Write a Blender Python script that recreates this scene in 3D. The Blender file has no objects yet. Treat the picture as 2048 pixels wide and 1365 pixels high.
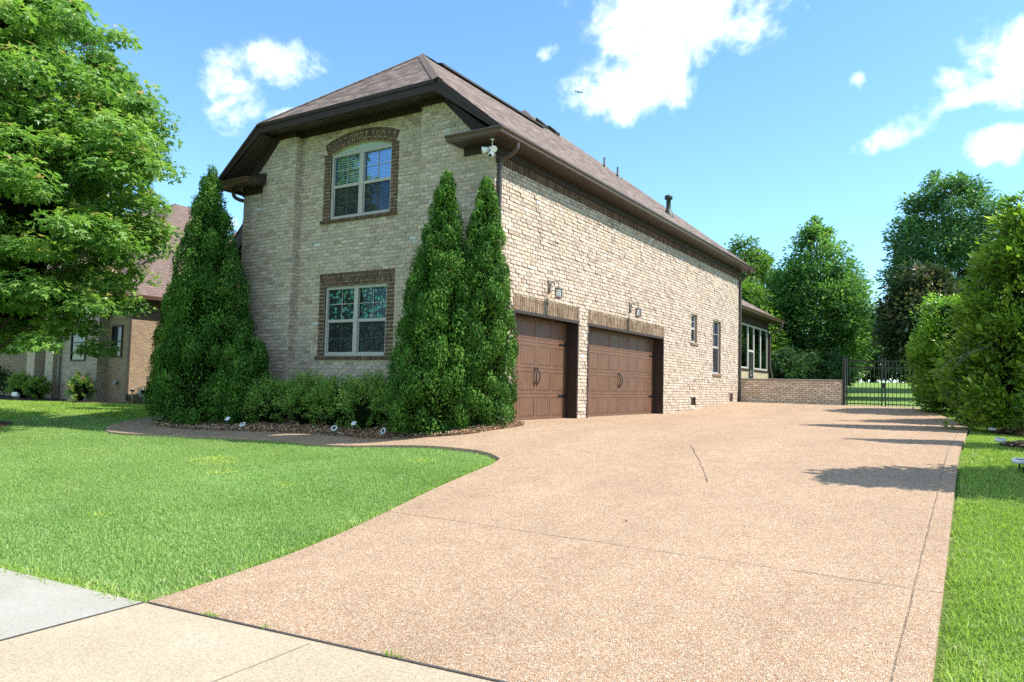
import bpy, math, random
import numpy as np
from mathutils import Vector, Matrix

random.seed(7)
RNG = np.random.default_rng(11)
SC = bpy.context.scene
COL = SC.collection
rad = math.radians

# ------------------------------------------------------------------ node helpers
class NT:
    def __init__(s, nt):
        s.nt = nt; s.n = nt.nodes; s.l = nt.links
    def node(s, typ, **kw):
        n = s.n.new(typ)
        for k, v in kw.items():
            setattr(n, k, v)
        return n
    def put(s, sock, v):
        if isinstance(v, bpy.types.NodeSocket):
            s.l.new(v, sock)
        elif v is not None:
            try:
                sock.default_value = v
            except Exception:
                sock.default_value = (*v, 1.0)
    def math(s, op, a, b=None, c=None, clamp=False):
        n = s.node('ShaderNodeMath', operation=op); n.use_clamp = clamp
        s.put(n.inputs[0], a)
        if b is not None: s.put(n.inputs[1], b)
        if c is not None: s.put(n.inputs[2], c)
        return n.outputs[0]
    def mix(s, f, a, b, mode='MIX'):
        n = s.node('ShaderNodeMix', data_type='RGBA', blend_type=mode)
        s.put(n.inputs[0], f); s.put(n.inputs[6], a); s.put(n.inputs[7], b)
        return n.outputs[2]
    def noise(s, vec, scale, detail=4, rough=.55, dist=0.0, out=0):
        n = s.node('ShaderNodeTexNoise')
        if vec is not None: s.put(n.inputs['Vector'], vec)
        s.put(n.inputs['Scale'], scale); s.put(n.inputs['Detail'], detail)
        s.put(n.inputs['Roughness'], rough); s.put(n.inputs['Distortion'], dist)
        return n.outputs[out]
    def voro(s, vec, scale, feature='F1'):
        n = s.node('ShaderNodeTexVoronoi', feature=feature)
        if vec is not None: s.put(n.inputs['Vector'], vec)
        s.put(n.inputs['Scale'], scale)
        return n
    def ramp(s, fac, stops, interp='LINEAR'):
        n = s.node('ShaderNodeValToRGB'); n.color_ramp.interpolation = interp
        el = n.color_ramp.elements
        while len(el) < len(stops): el.new(.5)
        for e, (p, c) in zip(el, stops):
            e.position = p
            e.color = (c, c, c, 1) if isinstance(c, (int, float)) else (*c, 1)
        s.put(n.inputs[0], fac)
        return n.outputs[0]
    def maprange(s, v, a, b, c=0., d=1., smooth=False):
        n = s.node('ShaderNodeMapRange')
        n.interpolation_type = 'SMOOTHSTEP' if smooth else 'LINEAR'
        s.put(n.inputs[0], v)
        for i, q in enumerate((a, b, c, d)): s.put(n.inputs[i+1], q)
        return n.outputs[0]
    def attr(s, name, out='Color'):
        n = s.node('ShaderNodeAttribute', attribute_name=name)
        return n.outputs[out]
    def coord(s, out='Object'):
        return s.node('ShaderNodeTexCoord').outputs[out]
    def mapping(s, vec, scale=(1, 1, 1), loc=(0, 0, 0), rot=(0, 0, 0)):
        n = s.node('ShaderNodeMapping')
        s.put(n.inputs[0], vec); n.inputs['Scale'].default_value = scale
        n.inputs['Location'].default_value = loc; n.inputs['Rotation'].default_value = rot
        return n.outputs[0]
    def sep(s, vec):
        n = s.node('ShaderNodeSeparateXYZ'); s.put(n.inputs[0], vec); return n.outputs
    def bump(s, h, strength=.5, dist=.01):
        n = s.node('ShaderNodeBump')
        s.put(n.inputs['Height'], h); n.inputs['Strength'].default_value = strength
        n.inputs['Distance'].default_value = dist
        return n.outputs[0]

def new_mat(name, base=(.5, .5, .5), rough=.7, metallic=0., spec=.5):
    m = bpy.data.materials.new(name); m.use_nodes = True
    t = NT(m.node_tree)
    b = t.n['Principled BSDF']
    b.inputs['Base Color'].default_value = (*base, 1)
    b.inputs['Roughness'].default_value = rough
    b.inputs['Metallic'].default_value = metallic
    b.inputs['Specular IOR Level'].default_value = spec
    return m, t, b

def simple(name, base, rough=.6, metallic=0., spec=.5, var=.12, nscale=6., bump=0., bscale=80.):
    m, t, b = new_mat(name, base, rough, metallic, spec)
    co = t.coord()
    f = t.noise(co, nscale, 5)
    c0 = tuple(max(0, x*(1-var)) for x in base); c1 = tuple(min(1, x*(1+var)) for x in base)
    t.put(b.inputs['Base Color'], t.ramp(f, [(.3, c0), (.7, c1)]))
    t.put(b.inputs['Roughness'], t.maprange(t.noise(co, nscale*2.3, 3), .3, .7, max(.05, rough-.08), min(1, rough+.08)))
    if bump: t.put(b.inputs['Normal'], t.bump(t.noise(co, bscale, 4), bump, .01))
    return m

# ------------------------------------------------------------------ mesh helpers
class MB:
    """collects polygons into one mesh"""
    def __init__(s):
        s.v = []; s.f = []; s.m = []; s.uv = []; s.c = []; s.sm = []
    def poly(s, pts, mat=0, col=(1, 1, 1), uv=None, smooth=False):
        i = len(s.v)
        pts = [tuple(p) for p in pts]
        s.v += pts; s.f.append(tuple(range(i, i+len(pts)))); s.m.append(mat); s.c.append(col); s.sm.append(smooth)
        s.uv.append(uv)
    def hexa(s, p, mat=0, col=(1, 1, 1), skip=()):
        # p: 8 corners, bottom ring 0-3 ccw from above, top ring 4-7
        i = len(s.v); s.v += [tuple(q) for q in p]
        fs = [(3, 2, 1, 0), (4, 5, 6, 7), (0, 1, 5, 4), (1, 2, 6, 5), (2, 3, 7, 6), (3, 0, 4, 7)]
        for k, f in enumerate(fs):
            if k in skip: continue
            s.f.append(tuple(i+a for a in f)); s.m.append(mat); s.c.append(col); s.uv.append(None); s.sm.append(False)
    def box(s, x0, x1, y0, y1, z0, z1, mat=0, col=(1, 1, 1), skip=()):
        s.hexa([(x0, y0, z0), (x1, y0, z0), (x1, y1, z0), (x0, y1, z0),
                (x0, y0, z1), (x1, y0, z1), (x1, y1, z1), (x0, y1, z1)], mat, col, skip)
    def extrude(s, prof, vec, mat=0, caps=True, smooth=False):
        """prof: closed list of 3D points, swept by vec"""
        vec = Vector(vec); a = [Vector(p) for p in prof]; b = [p+vec for p in a]
        n = len(a)
        for k in range(n):
            s.poly([a[k], a[(k+1) % n], b[(k+1) % n], b[k]], mat, smooth=smooth)
        if caps:
            s.poly(a[::-1], mat); s.poly(b, mat)
    def tube(s, path, r, n=8, mat=0, caps=True, col=(1, 1, 1)):
        path = [Vector(p) for p in path]
        rs = r if isinstance(r, (list, tuple)) else [r]*len(path)
        base = len(s.v); up = None
        for k, p in enumerate(path):
            d = (path[min(k+1, len(path)-1)] - path[max(k-1, 0)])
            d = d.normalized() if d.length > 1e-9 else Vector((0, 0, 1))
            if up is None:
                up = d.orthogonal().normalized()
            up = (up - d*up.dot(d))
            up = up.normalized() if up.length > 1e-6 else d.orthogonal().normalized()
            q = d.cross(up)
            for j in range(n):
                a = 2*math.pi*j/n
                s.v.append(tuple(p + (up*math.cos(a)+q*math.sin(a))*rs[k]))
        for k in range(len(path)-1):
            for j in range(n):
                a = base+k*n+j; b = base+k*n+(j+1) % n
                s.f.append((a, b, b+n, a+n)); s.m.append(mat); s.c.append(col); s.uv.append(None); s.sm.append(True)
        if caps:
            e = base+(len(path)-1)*n
            s.f.append(tuple(base+j for j in range(n))[::-1]); s.m.append(mat); s.c.append(col); s.uv.append(None); s.sm.append(False)
            s.f.append(tuple(e+j for j in range(n))); s.m.append(mat); s.c.append(col); s.uv.append(None); s.sm.append(False)
    def lathe(s, prof, c=(0, 0, 0), n=16, mat=0, smooth=True):
        """prof: list of (r,z)"""
        base = len(s.v)
        for r, z in prof:
            for j in range(n):
                a = 2*math.pi*j/n
                s.v.append((c[0]+r*math.cos(a), c[1]+r*math.sin(a), c[2]+z))
        for k in range(len(prof)-1):
            for j in range(n):
                a = base+k*n+j; b = base+k*n+(j+1) % n
                s.f.append((a, b, b+n, a+n)); s.m.append(mat); s.c.append((1, 1, 1)); s.uv.append(None); s.sm.append(smooth)
    def build(s, name, mats, parent=None, off=(0, 0, 0), bevel=0.):
        me = bpy.data.meshes.new(name)
        v = s.v if off == (0, 0, 0) else [(a-off[0], b-off[1], c-off[2]) for a, b, c in s.v]
        me.from_pydata(v, [], s.f)
        if not isinstance(mats, (list, tuple)): mats = [mats]
        for m in mats: me.materials.append(m)
        me.polygons.foreach_set('material_index', s.m)
        me.polygons.foreach_set('use_smooth', s.sm)
        at = me.attributes.new('col', 'FLOAT_COLOR', 'FACE')
        at.data.foreach_set('color', np.array([(*c, 1) for c in s.c], dtype=np.float32).ravel())
        uvl = me.uv_layers.new(name='UVMap')
        uv = np.zeros((len(me.loops), 2), dtype=np.float32)
        for p, u in zip(me.polygons, s.uv):
            li = p.loop_start
            if u is None:
                n = p.normal
                if abs(n.z) < .985:
                    ua = Vector((-n.y, n.x, 0)).normalized(); va = n.cross(ua)
                else:
                    ua = Vector((1, 0, 0)); va = Vector((0, 1, 0))
                for k in range(p.loop_total):
                    c = Vector(s.v[me.loops[li+k].vertex_index])
                    uv[li+k] = (c.dot(ua), c.dot(va))
            else:
                for k in range(p.loop_total): uv[li+k] = u[k]
        uvl.data.foreach_set('uv', uv.ravel())
        me.validate(); me.update()
        o = bpy.data.objects.new(name, me); COL.objects.link(o)
        if parent is not None: o.parent = parent
        if bevel:
            bm = o.modifiers.new('bevel', 'BEVEL'); bm.width = bevel; bm.segments = 2; bm.limit_method = 'ANGLE'; bm.angle_limit = rad(50)
        return o

def np_mesh(name, V, F, mats, parent=None, midx=None, rnd=None, smooth=False):
    """V (n,3) float, F list of (m,k) int arrays"""
    if isinstance(F, np.ndarray): F = [F]
    me = bpy.data.meshes.new(name)
    nv = len(V)
    loops = np.concatenate([f.ravel() for f in F]).astype(np.int32)
    tot = np.concatenate([np.full(len(f), f.shape[1], np.int32) for f in F])
    start = np.concatenate([[0], np.cumsum(tot)[:-1]]).astype(np.int32)
    me.vertices.add(nv); me.vertices.foreach_set('co', np.ascontiguousarray(V, dtype=np.float32).ravel())
    me.loops.add(len(loops)); me.loops.foreach_set('vertex_index', loops)
    me.polygons.add(len(tot)); me.polygons.foreach_set('loop_start', start); me.polygons.foreach_set('loop_total', tot)
    if not isinstance(mats, (list, tuple)): mats = [mats]
    for m in mats: me.materials.append(m)
    if midx is not None: me.polygons.foreach_set('material_index', np.asarray(midx, dtype=np.int32))
    me.polygons.foreach_set('use_smooth', np.full(len(tot), smooth))
    if rnd is not None:
        at = me.attributes.new('rnd', 'FLOAT', 'FACE'); at.data.foreach_set('value', np.asarray(rnd, dtype=np.float32))
    me.update(calc_edges=True)
    o = bpy.data.objects.new(name, me); COL.objects.link(o)
    if parent is not None: o.parent = parent
    return o

def tag(o, label=None, cat=None, group=None, kind=None):
    if label: o['label'] = label
    if cat: o['category'] = cat
    if group: o['group'] = group
    if kind: o['kind'] = kind
    return o

def thing(name, label, cat, loc=(0, 0, 0), rz=0., group=None):
    o = bpy.data.objects.new(name, None); COL.objects.link(o)
    o.location = loc; o.rotation_euler = (0, 0, rz); o.empty_display_size = .1
    return tag(o, label, cat, group)

def copy_tree(o, parent=None):
    c = o.copy(); COL.objects.link(c); c.parent = parent
    for ch in list(o.children): copy_tree(ch, c)
    return c

# ------------------------------------------------------------------ terrain
def sstep(t):
    t = np.clip(t, 0, 1); return t*t*(3-2*t)
def terr(X, Y):
    X = np.asarray(X, float); Y = np.asarray(Y, float)
    b = np.where(Y < -8.4, -.714+.02*(Y+8.4), np.where(Y < 0, .085*Y, np.where(Y < 9, 0., .3*sstep((Y-9)/7.6))))
    b = b - .2*sstep((1.2-1.5*sstep((Y+1.2)/1.2)-X)/3.2)
    b = b + np.where(Y > 17, 1.5*sstep((Y-17)/45), 0)
    b = b - .04*sstep((X-7.4)/1.5)*(Y < 17)
    return b
def tz(x, y): return float(terr(x, y))

def in_poly(X, Y, poly):
    r = np.zeros(X.shape, bool); n = len(poly)
    for i in range(n):
        x0, y0 = poly[i]; x1, y1 = poly[(i+1) % n]
        c = ((y0 > Y) != (y1 > Y)) & (X < (x1-x0)*(Y-y0)/((y1-y0) if y1 != y0 else 1e-9)+x0)
        r ^= c
    return r

def smooth_poly(pts, it=2, closed=False):
    for _ in range(it):
        q = [pts[0]]
        for a, b in zip(pts[:-1], pts[1:]):
            q.append((a[0]*.75+b[0]*.25, a[1]*.75+b[1]*.25)); q.append((a[0]*.25+b[0]*.75, a[1]*.25+b[1]*.75))
        q.append(pts[-1]); pts = q
    return pts

import bmesh
def sheet(name, poly, mat, off=0., step=.4, thick=.1, edge_mat=None, kind='structure', zfun=None):
    """a polygon draped over the terrain, with a real edge going down"""
    zfun = zfun or tz
    bm = bmesh.new()
    vs = [bm.verts.new((x, y, 0)) for x, y in poly]
    f = bm.faces.new(vs)
    if f.normal.z < 0: f.normal_flip()
    xs = [p[0] for p in poly]; ys = [p[1] for p in poly]
    x = math.floor(min(xs)/step)*step
    while x < max(xs):
        bmesh.ops.bisect_plane(bm, geom=bm.verts[:]+bm.edges[:]+bm.faces[:], plane_co=(x, 0, 0), plane_no=(1, 0, 0), dist=1e-4); x += step
    y = math.floor(min(ys)/step)*step
    while y < max(ys):
        bmesh.ops.bisect_plane(bm, geom=bm.verts[:]+bm.edges[:]+bm.faces[:], plane_co=(0, y, 0), plane_no=(0, 1, 0), dist=1e-4); y += step
    bmesh.ops.triangulate(bm, faces=bm.faces[:])
    for v in bm.verts: v.co.z = zfun(v.co.x, v.co.y)+off
    bm.normal_update()
    for fc in bm.faces:
        if fc.normal.z < 0: fc.normal_flip()
    if thick:
        be = [e for e in bm.edges if e.is_boundary]
        r = bmesh.ops.extrude_edge_only(bm, edges=be)
        for g in r['geom']:
            if isinstance(g, bmesh.types.BMVert): g.co.z -= thick
        for g in r['geom']:
            if isinstance(g, bmesh.types.BMFace) and edge_mat: g.material_index = 1
    me = bpy.data.meshes.new(name); bm.to_mesh(me); bm.free()
    me.materials.append(mat)
    if edge_mat: me.materials.append(edge_mat)
    o = bpy.data.objects.new(name, me); COL.objects.link(o)
    if kind: o['kind'] = kind
    return o

# ------------------------------------------------------------------ materials
def brick_mat():
    m, t, b = new_mat('brick_faces', rough=.9, spec=.25)
    co = t.coord()
    c = t.attr('col')
    st = t.noise(t.mapping(co, (55, 55, 14)), 1., 5, .65)
    c = t.mix(1., c, t.ramp(st, [(.25, .66), (.5, .99), (.75, 1.26)]), 'MULTIPLY')
    bl = t.noise(co, 9., 5, .6)
    c = t.mix(1., c, t.ramp(bl, [(.3, .84), (.7, 1.12)]), 'MULTIPLY')
    t.put(b.inputs['Base Color'], c)
    h = t.math('ADD', t.noise(co, 130, 5, .65), t.math('MULTIPLY', st, .8))
    t.put(b.inputs['Normal'], t.bump(h, .7, .006))
    return m
M = {}
M['brick'] = brick_mat()
M['mortar'] = simple('tan_mortar', (.52, .435, .315), .95, var=.2, nscale=14, bump=.6, bscale=160)
M['mortar_dark'] = simple('brown_mortar', (.34, .25, .18), .95, var=.2, nscale=14, bump=.6, bscale=160)
M['trim'] = simple('dark_brown_trim', (.034, .022, .019), .55, spec=.22, var=.08, nscale=3)
M['gutter'] = simple('brown_gutter', (.072, .041, .028), .30, var=.08, nscale=3)
M['downspout'] = simple('brown_downspout', (.060, .042, .036), .35, var=.08)
M['door'] = None
M['cream'] = simple('cream_vinyl', (.40, .375, .345), .4, var=.05)
M['black_metal'] = simple('black_metal', (.012, .012, .013), .4, var=.1)
M['white_plastic'] = simple('white_plastic', (.75, .76, .78), .35, var=.03)
M['concrete_cap'] = simple('concrete_cap', (.40, .36, .31), .9, var=.1, bump=.3)
M['bark'] = simple('bark', (.10, .075, .055), .95, var=.35, nscale=9, bump=.9, bscale=25)
M['bronze'] = simple('aged_bronze', (.20, .165, .145), .55, .2, var=.2, nscale=20)
M['lead'] = simple('black_vent_pipe', (.02, .03, .032), .5, var=.1)

def soffit_mat():
    m, t, b = new_mat('soffit_boards', (.035, .024, .02), .5)
    uv = t.coord('UV')
    u = t.sep(uv)[0]
    fr = t.math('FRACT', t.math('MULTIPLY', u, 1/.11))
    g = t.maprange(t.math('ABSOLUTE', t.math('SUBTRACT', fr, .5)), .38, .48)
    t.put(b.inputs['Base Color'], t.mix(g, (.048, .033, .027, 1), (.014, .010, .009, 1)))
    t.put(b.inputs['Normal'], t.bump(t.math('SUBTRACT', 1., g), .8, .01))
    return m
M['soffit'] = soffit_mat()

def garage_mat():
    m, t, b = new_mat('brown_door_paint', (.16, .062, .032), .48)
    co = t.coord()
    gr = t.noise(t.mapping(co, (40, 40, 2.2)), 1., 5, .6)
    bl = t.noise(co, 2.2, 4)
    c = t.ramp(gr, [(.3, (.118, .060, .035)), (.7, (.148, .078, .047))])
    c = t.mix(1., c, t.ramp(bl, [(.3, .9), (.7, 1.1)]), 'MULTIPLY')
    t.put(b.inputs['Base Color'], c)
    t.put(b.inputs['Roughness'], t.maprange(bl, .3, .7, .42, .58))
    t.put(b.inputs['Normal'], t.bump(gr, .12, .004))
    return m
M['door'] = garage_mat()

def shingle_mat(name, a, bcol, ccol):
    m, t, b = new_mat(name, rough=.95, spec=.2)
    uv = t.coord('UV')
    wob = t.noise(uv, 3.1, 2, out=1)
    n = t.node('ShaderNodeVectorMath', operation='MULTIPLY_ADD')
    t.put(n.inputs[0], wob); n.inputs[1].default_value = (.03, .012, 0); t.put(n.inputs[2], uv)
    br = t.node('ShaderNodeTexBrick')
    t.put(br.inputs['Vector'], n.outputs[0])
    br.offset = .37; br.offset_frequency = 2; br.squash = .7; br.squash_frequency = 3
    for k, v in dict(Scale=1., **{'Mortar Size': .006, 'Mortar Smooth': .25, 'Bias': 0., 'Brick Width': .26, 'Row Height': .14}).items():
        br.inputs[k].default_value = v
    br.inputs['Color1'].default_value = (*a, 1); br.inputs['Color2'].default_value = (*bcol, 1); br.inputs['Mortar'].default_value = (*ccol, 1)
    c = br.outputs[0]
    c = t.mix(1., c, t.ramp(t.noise(uv, 260, 3, .7), [(.25, .72), (.75, 1.25)]), 'MULTIPLY')
    c = t.mix(1., c, t.ramp(t.noise(uv, .7, 4), [(.3, .9), (.7, 1.1)]), 'MULTIPLY')
    t.put(b.inputs['Base Color'], c)
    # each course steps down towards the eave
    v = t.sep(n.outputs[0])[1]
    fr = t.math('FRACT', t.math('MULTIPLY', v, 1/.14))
    c = t.mix(t.maprange(fr, .06, .24, .75, 0.), c, (*ccol, 1))  # gap shadow at the foot of each course, painted into the colour
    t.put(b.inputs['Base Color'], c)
    saw = t.math('SUBTRACT', 1., t.math('FRACT', t.math('MULTIPLY', v, 1/.14)))
    h = t.math('ADD', t.math('MULTIPLY', saw, .7), t.math('MULTIPLY', t.math('SUBTRACT', 1., br.outputs[1]), .5))
    t.put(b.inputs['Normal'], t.bump(h, .7, .012))
    return m
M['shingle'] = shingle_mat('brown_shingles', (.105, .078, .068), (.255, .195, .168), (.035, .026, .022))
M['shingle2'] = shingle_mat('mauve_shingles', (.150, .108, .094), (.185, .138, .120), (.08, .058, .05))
M['ridge'] = simple('ridge_cap_shingles', (.12, .088, .075), .95, var=.3, nscale=12, bump=.5, bscale=120)
M['ridge_dark'] = simple('black_ridge_vent', (.018, .016, .016), .8, var=.2)

def brickwall_shader(name, c1, c2, mort, bw=.215, rh=.075):
    m, t, b = new_mat(name, rough=.92, spec=.2)
    uv = t.coord('UV')
    br = t.node('ShaderNodeTexBrick')
    t.put(br.inputs['Vector'], uv)
    for k, v in dict(Scale=1., **{'Mortar Size': .006, 'Mortar Smooth': .2, 'Bias': -.1, 'Brick Width': bw, 'Row Height': rh}).items():
        br.inputs[k].default_value = v
    br.inputs['Color1'].default_value = (*c1, 1); br.inputs['Color2'].default_value = (*c2, 1); br.inputs['Mortar'].default_value = (*mort, 1)
    c = t.mix(1., br.outputs[0], t.ramp(t.noise(uv, 16, 5, .65), [(.3, .72), (.7, 1.25)]), 'MULTIPLY')
    t.put(b.inputs['Base Color'], c)
    h = t.math('ADD', t.math('SUBTRACT', 1., br.outputs[1]), t.math('MULTIPLY', t.noise(uv, 120, 4), .4))
    t.put(b.inputs['Normal'], t.bump(h, .8, .008))
    return m
M['brick_plain'] = brickwall_shader('tan_brickwork', (.42, .33, .23), (.27, .21, .15), (.34, .27, .17), .212, .083)
M['brick_brown'] = brickwall_shader('brown_brickwork', (.275, .195, .130), (.20, .138, .094), (.40, .33, .25), .205, .075)
M['brick_grey'] = brickwall_shader('grey_brickwork', (.40, .33, .27), (.26, .215, .175), (.38, .32, .25), .205, .075)

def aggregate_mat():
    m, t, b = new_mat('exposed_aggregate', rough=.85, spec=.3)
    co = t.coord()
    wob = t.noise(co, 40, 2, out=1)
    n = t.node('ShaderNodeVectorMath', operation='MULTIPLY_ADD')
    t.put(n.inputs[0], wob); n.inputs[1].default_value = (.012, .012, .0); t.put(n.inputs[2], co)
    v = t.voro(n.outputs[0], 118)
    r = t.sep(v.outputs['Color'])
    peb = t.ramp(r[0], [(0., (.125, .064, .036)), (.14, (.285, .145, .072)), (.34, (.41, .228, .120)), (.56, (.465, .292, .170)),
                        (.76, (.525, .375, .245)), (.9, (.61, .505, .375)), (1., (.71, .64, .53))])
    edge = t.maprange(v.outputs['Distance'], .45, .75, 0, 1)
    c = t.mix(edge, peb, (.25, .18, .122, 1))
    # second, finer grains
    v2 = t.voro(co, 150)
    c = t.mix(.3, c, t.ramp(t.sep(v2.outputs['Color'])[0], [(0., (.18, .105, .064)), (.5, (.44, .285, .18)), (1., (.68, .56, .43))]))
    big = t.noise(co, .55, 5, .6)
    c = t.mix(1., c, t.ramp(big, [(.3, .94), (.7, 1.06)]), 'MULTIPLY')
    mid = t.noise(co, 4.5, 4, .6)
    c = t.mix(1., c, t.ramp(mid, [(.3, .93), (.7, 1.07)]), 'MULTIPLY')
    # wheel marks and faded patches
    st = t.noise(t.mapping(co, (1.1, .16, 1)), 1., 4, .6)
    c = t.mix(1., c, t.ramp(st, [(.35, (.92, .915, .91)), (.6, (1.03, 1.03, 1.03))]), 'MULTIPLY')
    sp = t.noise(co, 1.7, 6, .7)
    c = t.mix(t.maprange(sp, .63, .76, 0, .16), c, (.15, .11, .085, 1))
    # saw cuts
    s = t.sep(co)
    w = t.math('MULTIPLY', t.math('SUBTRACT', t.noise(co, 3., 3), .5), .05)
    def line(dist, wd):
        return t.maprange(t.math('ABSOLUTE', t.math('ADD', dist, w)), wd*.4, wd, 1, 0)
    j1 = line(t.math('ADD', s[1], 5.93), .011)
    j1 = t.math('MULTIPLY', j1, t.math('GREATER_THAN', s[0], 2.7))
    j2 = t.math('MULTIPLY', line(t.math('SUBTRACT', s[0], 5.14), .008), t.math('LESS_THAN', s[1], -4.4))
    j2 = t.math('MULTIPLY', j2, .22)
    j3 = t.math('MULTIPLY', t.maprange(t.math('ABSOLUTE', t.math('ADD', t.math('SUBTRACT', s[0], 7.235), t.math('MULTIPLY', w, .35))), .003, .010, .75, 0), t.math('LESS_THAN', s[1], 10))
    # crack from (4.12,-.97) to (5.13,-3.37)
    dx, dy = 1.01, -2.40; L = math.hypot(dx, dy)
    along = t.math('ADD', t.math('MULTIPLY', t.math('SUBTRACT', s[0], 4.12), dx/L), t.math('MULTIPLY', t.math('ADD', s[1], .97), dy/L))
    perp = t.math('SUBTRACT', t.math('MULTIPLY', t.math('SUBTRACT', s[0], 4.12), -dy/L), t.math('MULTIPLY', t.math('ADD', s[1], .97), -dx/L))
    perp = t.math('SUBTRACT', perp, t.math('MULTIPLY', t.math('SINE', t.math('MULTIPLY', along, math.pi/L)), .018))
    cr = t.math('MULTIPLY', line(perp, .015), t.math('MULTIPLY', t.math('GREATER_THAN', along, 0), t.math('LESS_THAN', along, L)))
    # tooled curve around the lawn nose
    rr = t.math('SQRT', t.math('ADD', t.math('POWER', t.math('SUBTRACT', s[0], 1.25), 2), t.math('POWER', t.math('ADD', s[1], 3.35), 2)))
    ar = t.math('MULTIPLY', line(t.math('SUBTRACT', rr, 1.22), .008), t.math('MULTIPLY', t.math('GREATER_THAN', s[0], 1.7), t.math('GREATER_THAN', s[1], -3.3)))
    ln = t.math('MAXIMUM', t.math('MAXIMUM', j1, j2), t.math('MAXIMUM', j3, t.math('MAXIMUM', cr, t.math('MULTIPLY', ar, .5))))
    ln = t.math('MULTIPLY', t.math('MULTIPLY', ln, .72), t.maprange(t.noise(co, 7., 3), .35, .6, .45, 1.))
    c = t.mix(ln, c, (.10, .07, .05, 1))
    t.put(b.inputs['Base Color'], c)
    h = t.math('SUBTRACT', t.math('SUBTRACT', 1., t.math('MULTIPLY', v.outputs['Distance'], 1.1)), t.math('MULTIPLY', ln, 1.5))
    t.put(b.inputs['Normal'], t.bump(h, .8, .008))
    return m
M['aggregate'] = aggregate_mat()

def concrete_mat(name, a, bcol, grain=120, gs=.25):
    m, t, b = new_mat(name, rough=.9, spec=.25)
    co = t.coord()
    c = t.ramp(t.noise(co, 1.3, 6, .6), [(.3, a), (.7, bcol)])
    g = t.voro(co, grain)
    c = t.mix(1., c, t.ramp(t.sep(g.outputs['Color'])[0], [(0., 1-gs), (.5, 1.), (1., 1+gs)]), 'MULTIPLY')
    c = t.mix(1., c, t.ramp(t.noise(co, 55, 5, .7), [(.3, .88), (.7, 1.1)]), 'MULTIPLY')
    # stains and trowel marks
    c = t.mix(t.maprange(t.noise(co, 5., 5, .7), .62, .78, 0, .35), c, tuple(x*.72 for x in a)+(1,))
    t.put(b.inputs['Base Color'], c)
    t.put(b.inputs['Normal'], t.bump(t.noise(t.mapping(co, (260, 30, 1)), 1., 4), .35, .004))
    return m
M['sidewalk'] = concrete_mat('pale_concrete', (.295, .277, .238), (.355, .337, .295), 160, .10)
M['apron'] = concrete_mat('cream_concrete', (.35, .285, .20), (.405, .34, .25), 130, .20)

def soil_mat(name, a, bcol, ccol, sc=34):
    m, t, b = new_mat(name, rough=.97, spec=.1)
    co = t.coord()
    v = t.voro(co, sc)
    c = t.ramp(t.sep(v.outputs['Color'])[0], [(0., a), (.6, bcol), (1., ccol)])
    c = t.mix(1., c, t.ramp(t.noise(co, 60, 5, .7), [(.3, .7), (.7, 1.3)]), 'MULTIPLY')
    t.put(b.inputs['Base Color'], c)
    t.put(b.inputs['Normal'], t.bump(t.math('SUBTRACT', t.noise(co, 70, 5), v.outputs['Distance']), 1., .03))
    return m
M['mulch'] = soil_mat('bark_mulch', (.09, .052, .032), (.20, .118, .07), (.40, .27, .17))
M['mulch_dark'] = soil_mat('dark_mulch', (.025, .02, .018), (.06, .045, .04), (.10, .08, .07))

def ground_mat():
    m, t, b = new_mat('turf_soil', rough=.98, spec=.1)
    co = t.coord()
    c = t.ramp(t.noise(co, 38, 5, .7), [(.25, (.13, .22, .05)), (.55, (.20, .32, .085)), (.8, (.28, .38, .13))])
    c = t.mix(t.maprange(t.noise(co, .35, 4), .42, .7, 0, .6), c, (.24, .36, .07, 1))
    c = t.mix(t.maprange(t.noise(co, 2.3, 5, .6), .62, .76, 0, .5), c, (.30, .31, .12, 1))
    t.put(b.inputs['Base Color'], c)
    t.put(b.inputs['Normal'], t.bump(t.noise(co, 55, 6, .75), 1., .05))
    return m
M['turf'] = ground_mat()

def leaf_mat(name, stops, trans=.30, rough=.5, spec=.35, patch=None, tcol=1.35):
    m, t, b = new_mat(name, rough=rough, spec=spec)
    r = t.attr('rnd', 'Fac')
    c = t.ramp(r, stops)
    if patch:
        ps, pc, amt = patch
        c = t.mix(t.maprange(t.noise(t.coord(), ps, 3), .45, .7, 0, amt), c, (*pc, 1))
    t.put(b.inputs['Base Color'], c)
    tr = t.node('ShaderNodeBsdfTranslucent')
    t.put(tr.inputs[0], t.mix(1., c, (tcol*1.05, tcol*1.15, tcol*.6, 1), 'MULTIPLY'))
    mx = t.node('ShaderNodeMixShader'); mx.inputs[0].default_value = trans
    t.l.new(b.outputs[0], mx.inputs[1]); t.l.new(tr.outputs[0], mx.inputs[2])
    t.l.new(mx.outputs[0], t.n['Material Output'].inputs[0])
    return m
M['grass'] = leaf_mat('grass_blades', [(0., (.185, .30, .085)), (.5, (.285, .435, .145)), (.85, (.36, .50, .19)), (.93, (.50, .53, .30)), (1., (.60, .58, .40))], .42, .7, .12,
                      patch=(.55, (.36, .48, .17), .5), tcol=1.2)
M['grass_warm'] = leaf_mat('warm_grass_blades', [(0., (.20, .30, .055)), (.5, (.30, .43, .095)), (.85, (.39, .51, .13)), (1., (.60, .58, .36))], .42, .7, .12,
                           patch=(.7, (.37, .47, .14), .5), tcol=1.2)
M['maple'] = leaf_mat('maple_leaves', [(0., (.095, .205, .040)), (.4, (.195, .35, .072)), (.75, (.33, .47, .12)), (.90, (.41, .48, .15)), (.95, (.54, .42, .22)), (1., (.60, .40, .26))], .42, .40, .5, tcol=1.2)
M['arbor'] = leaf_mat('arborvitae_sprays', [(0., (.018, .058, .009)), (.5, (.056, .148, .021)), (.9, (.135, .27, .042)), (.985, (.19, .33, .06)), (1., (.26, .13, .045))], .12, .7, .15)
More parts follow.
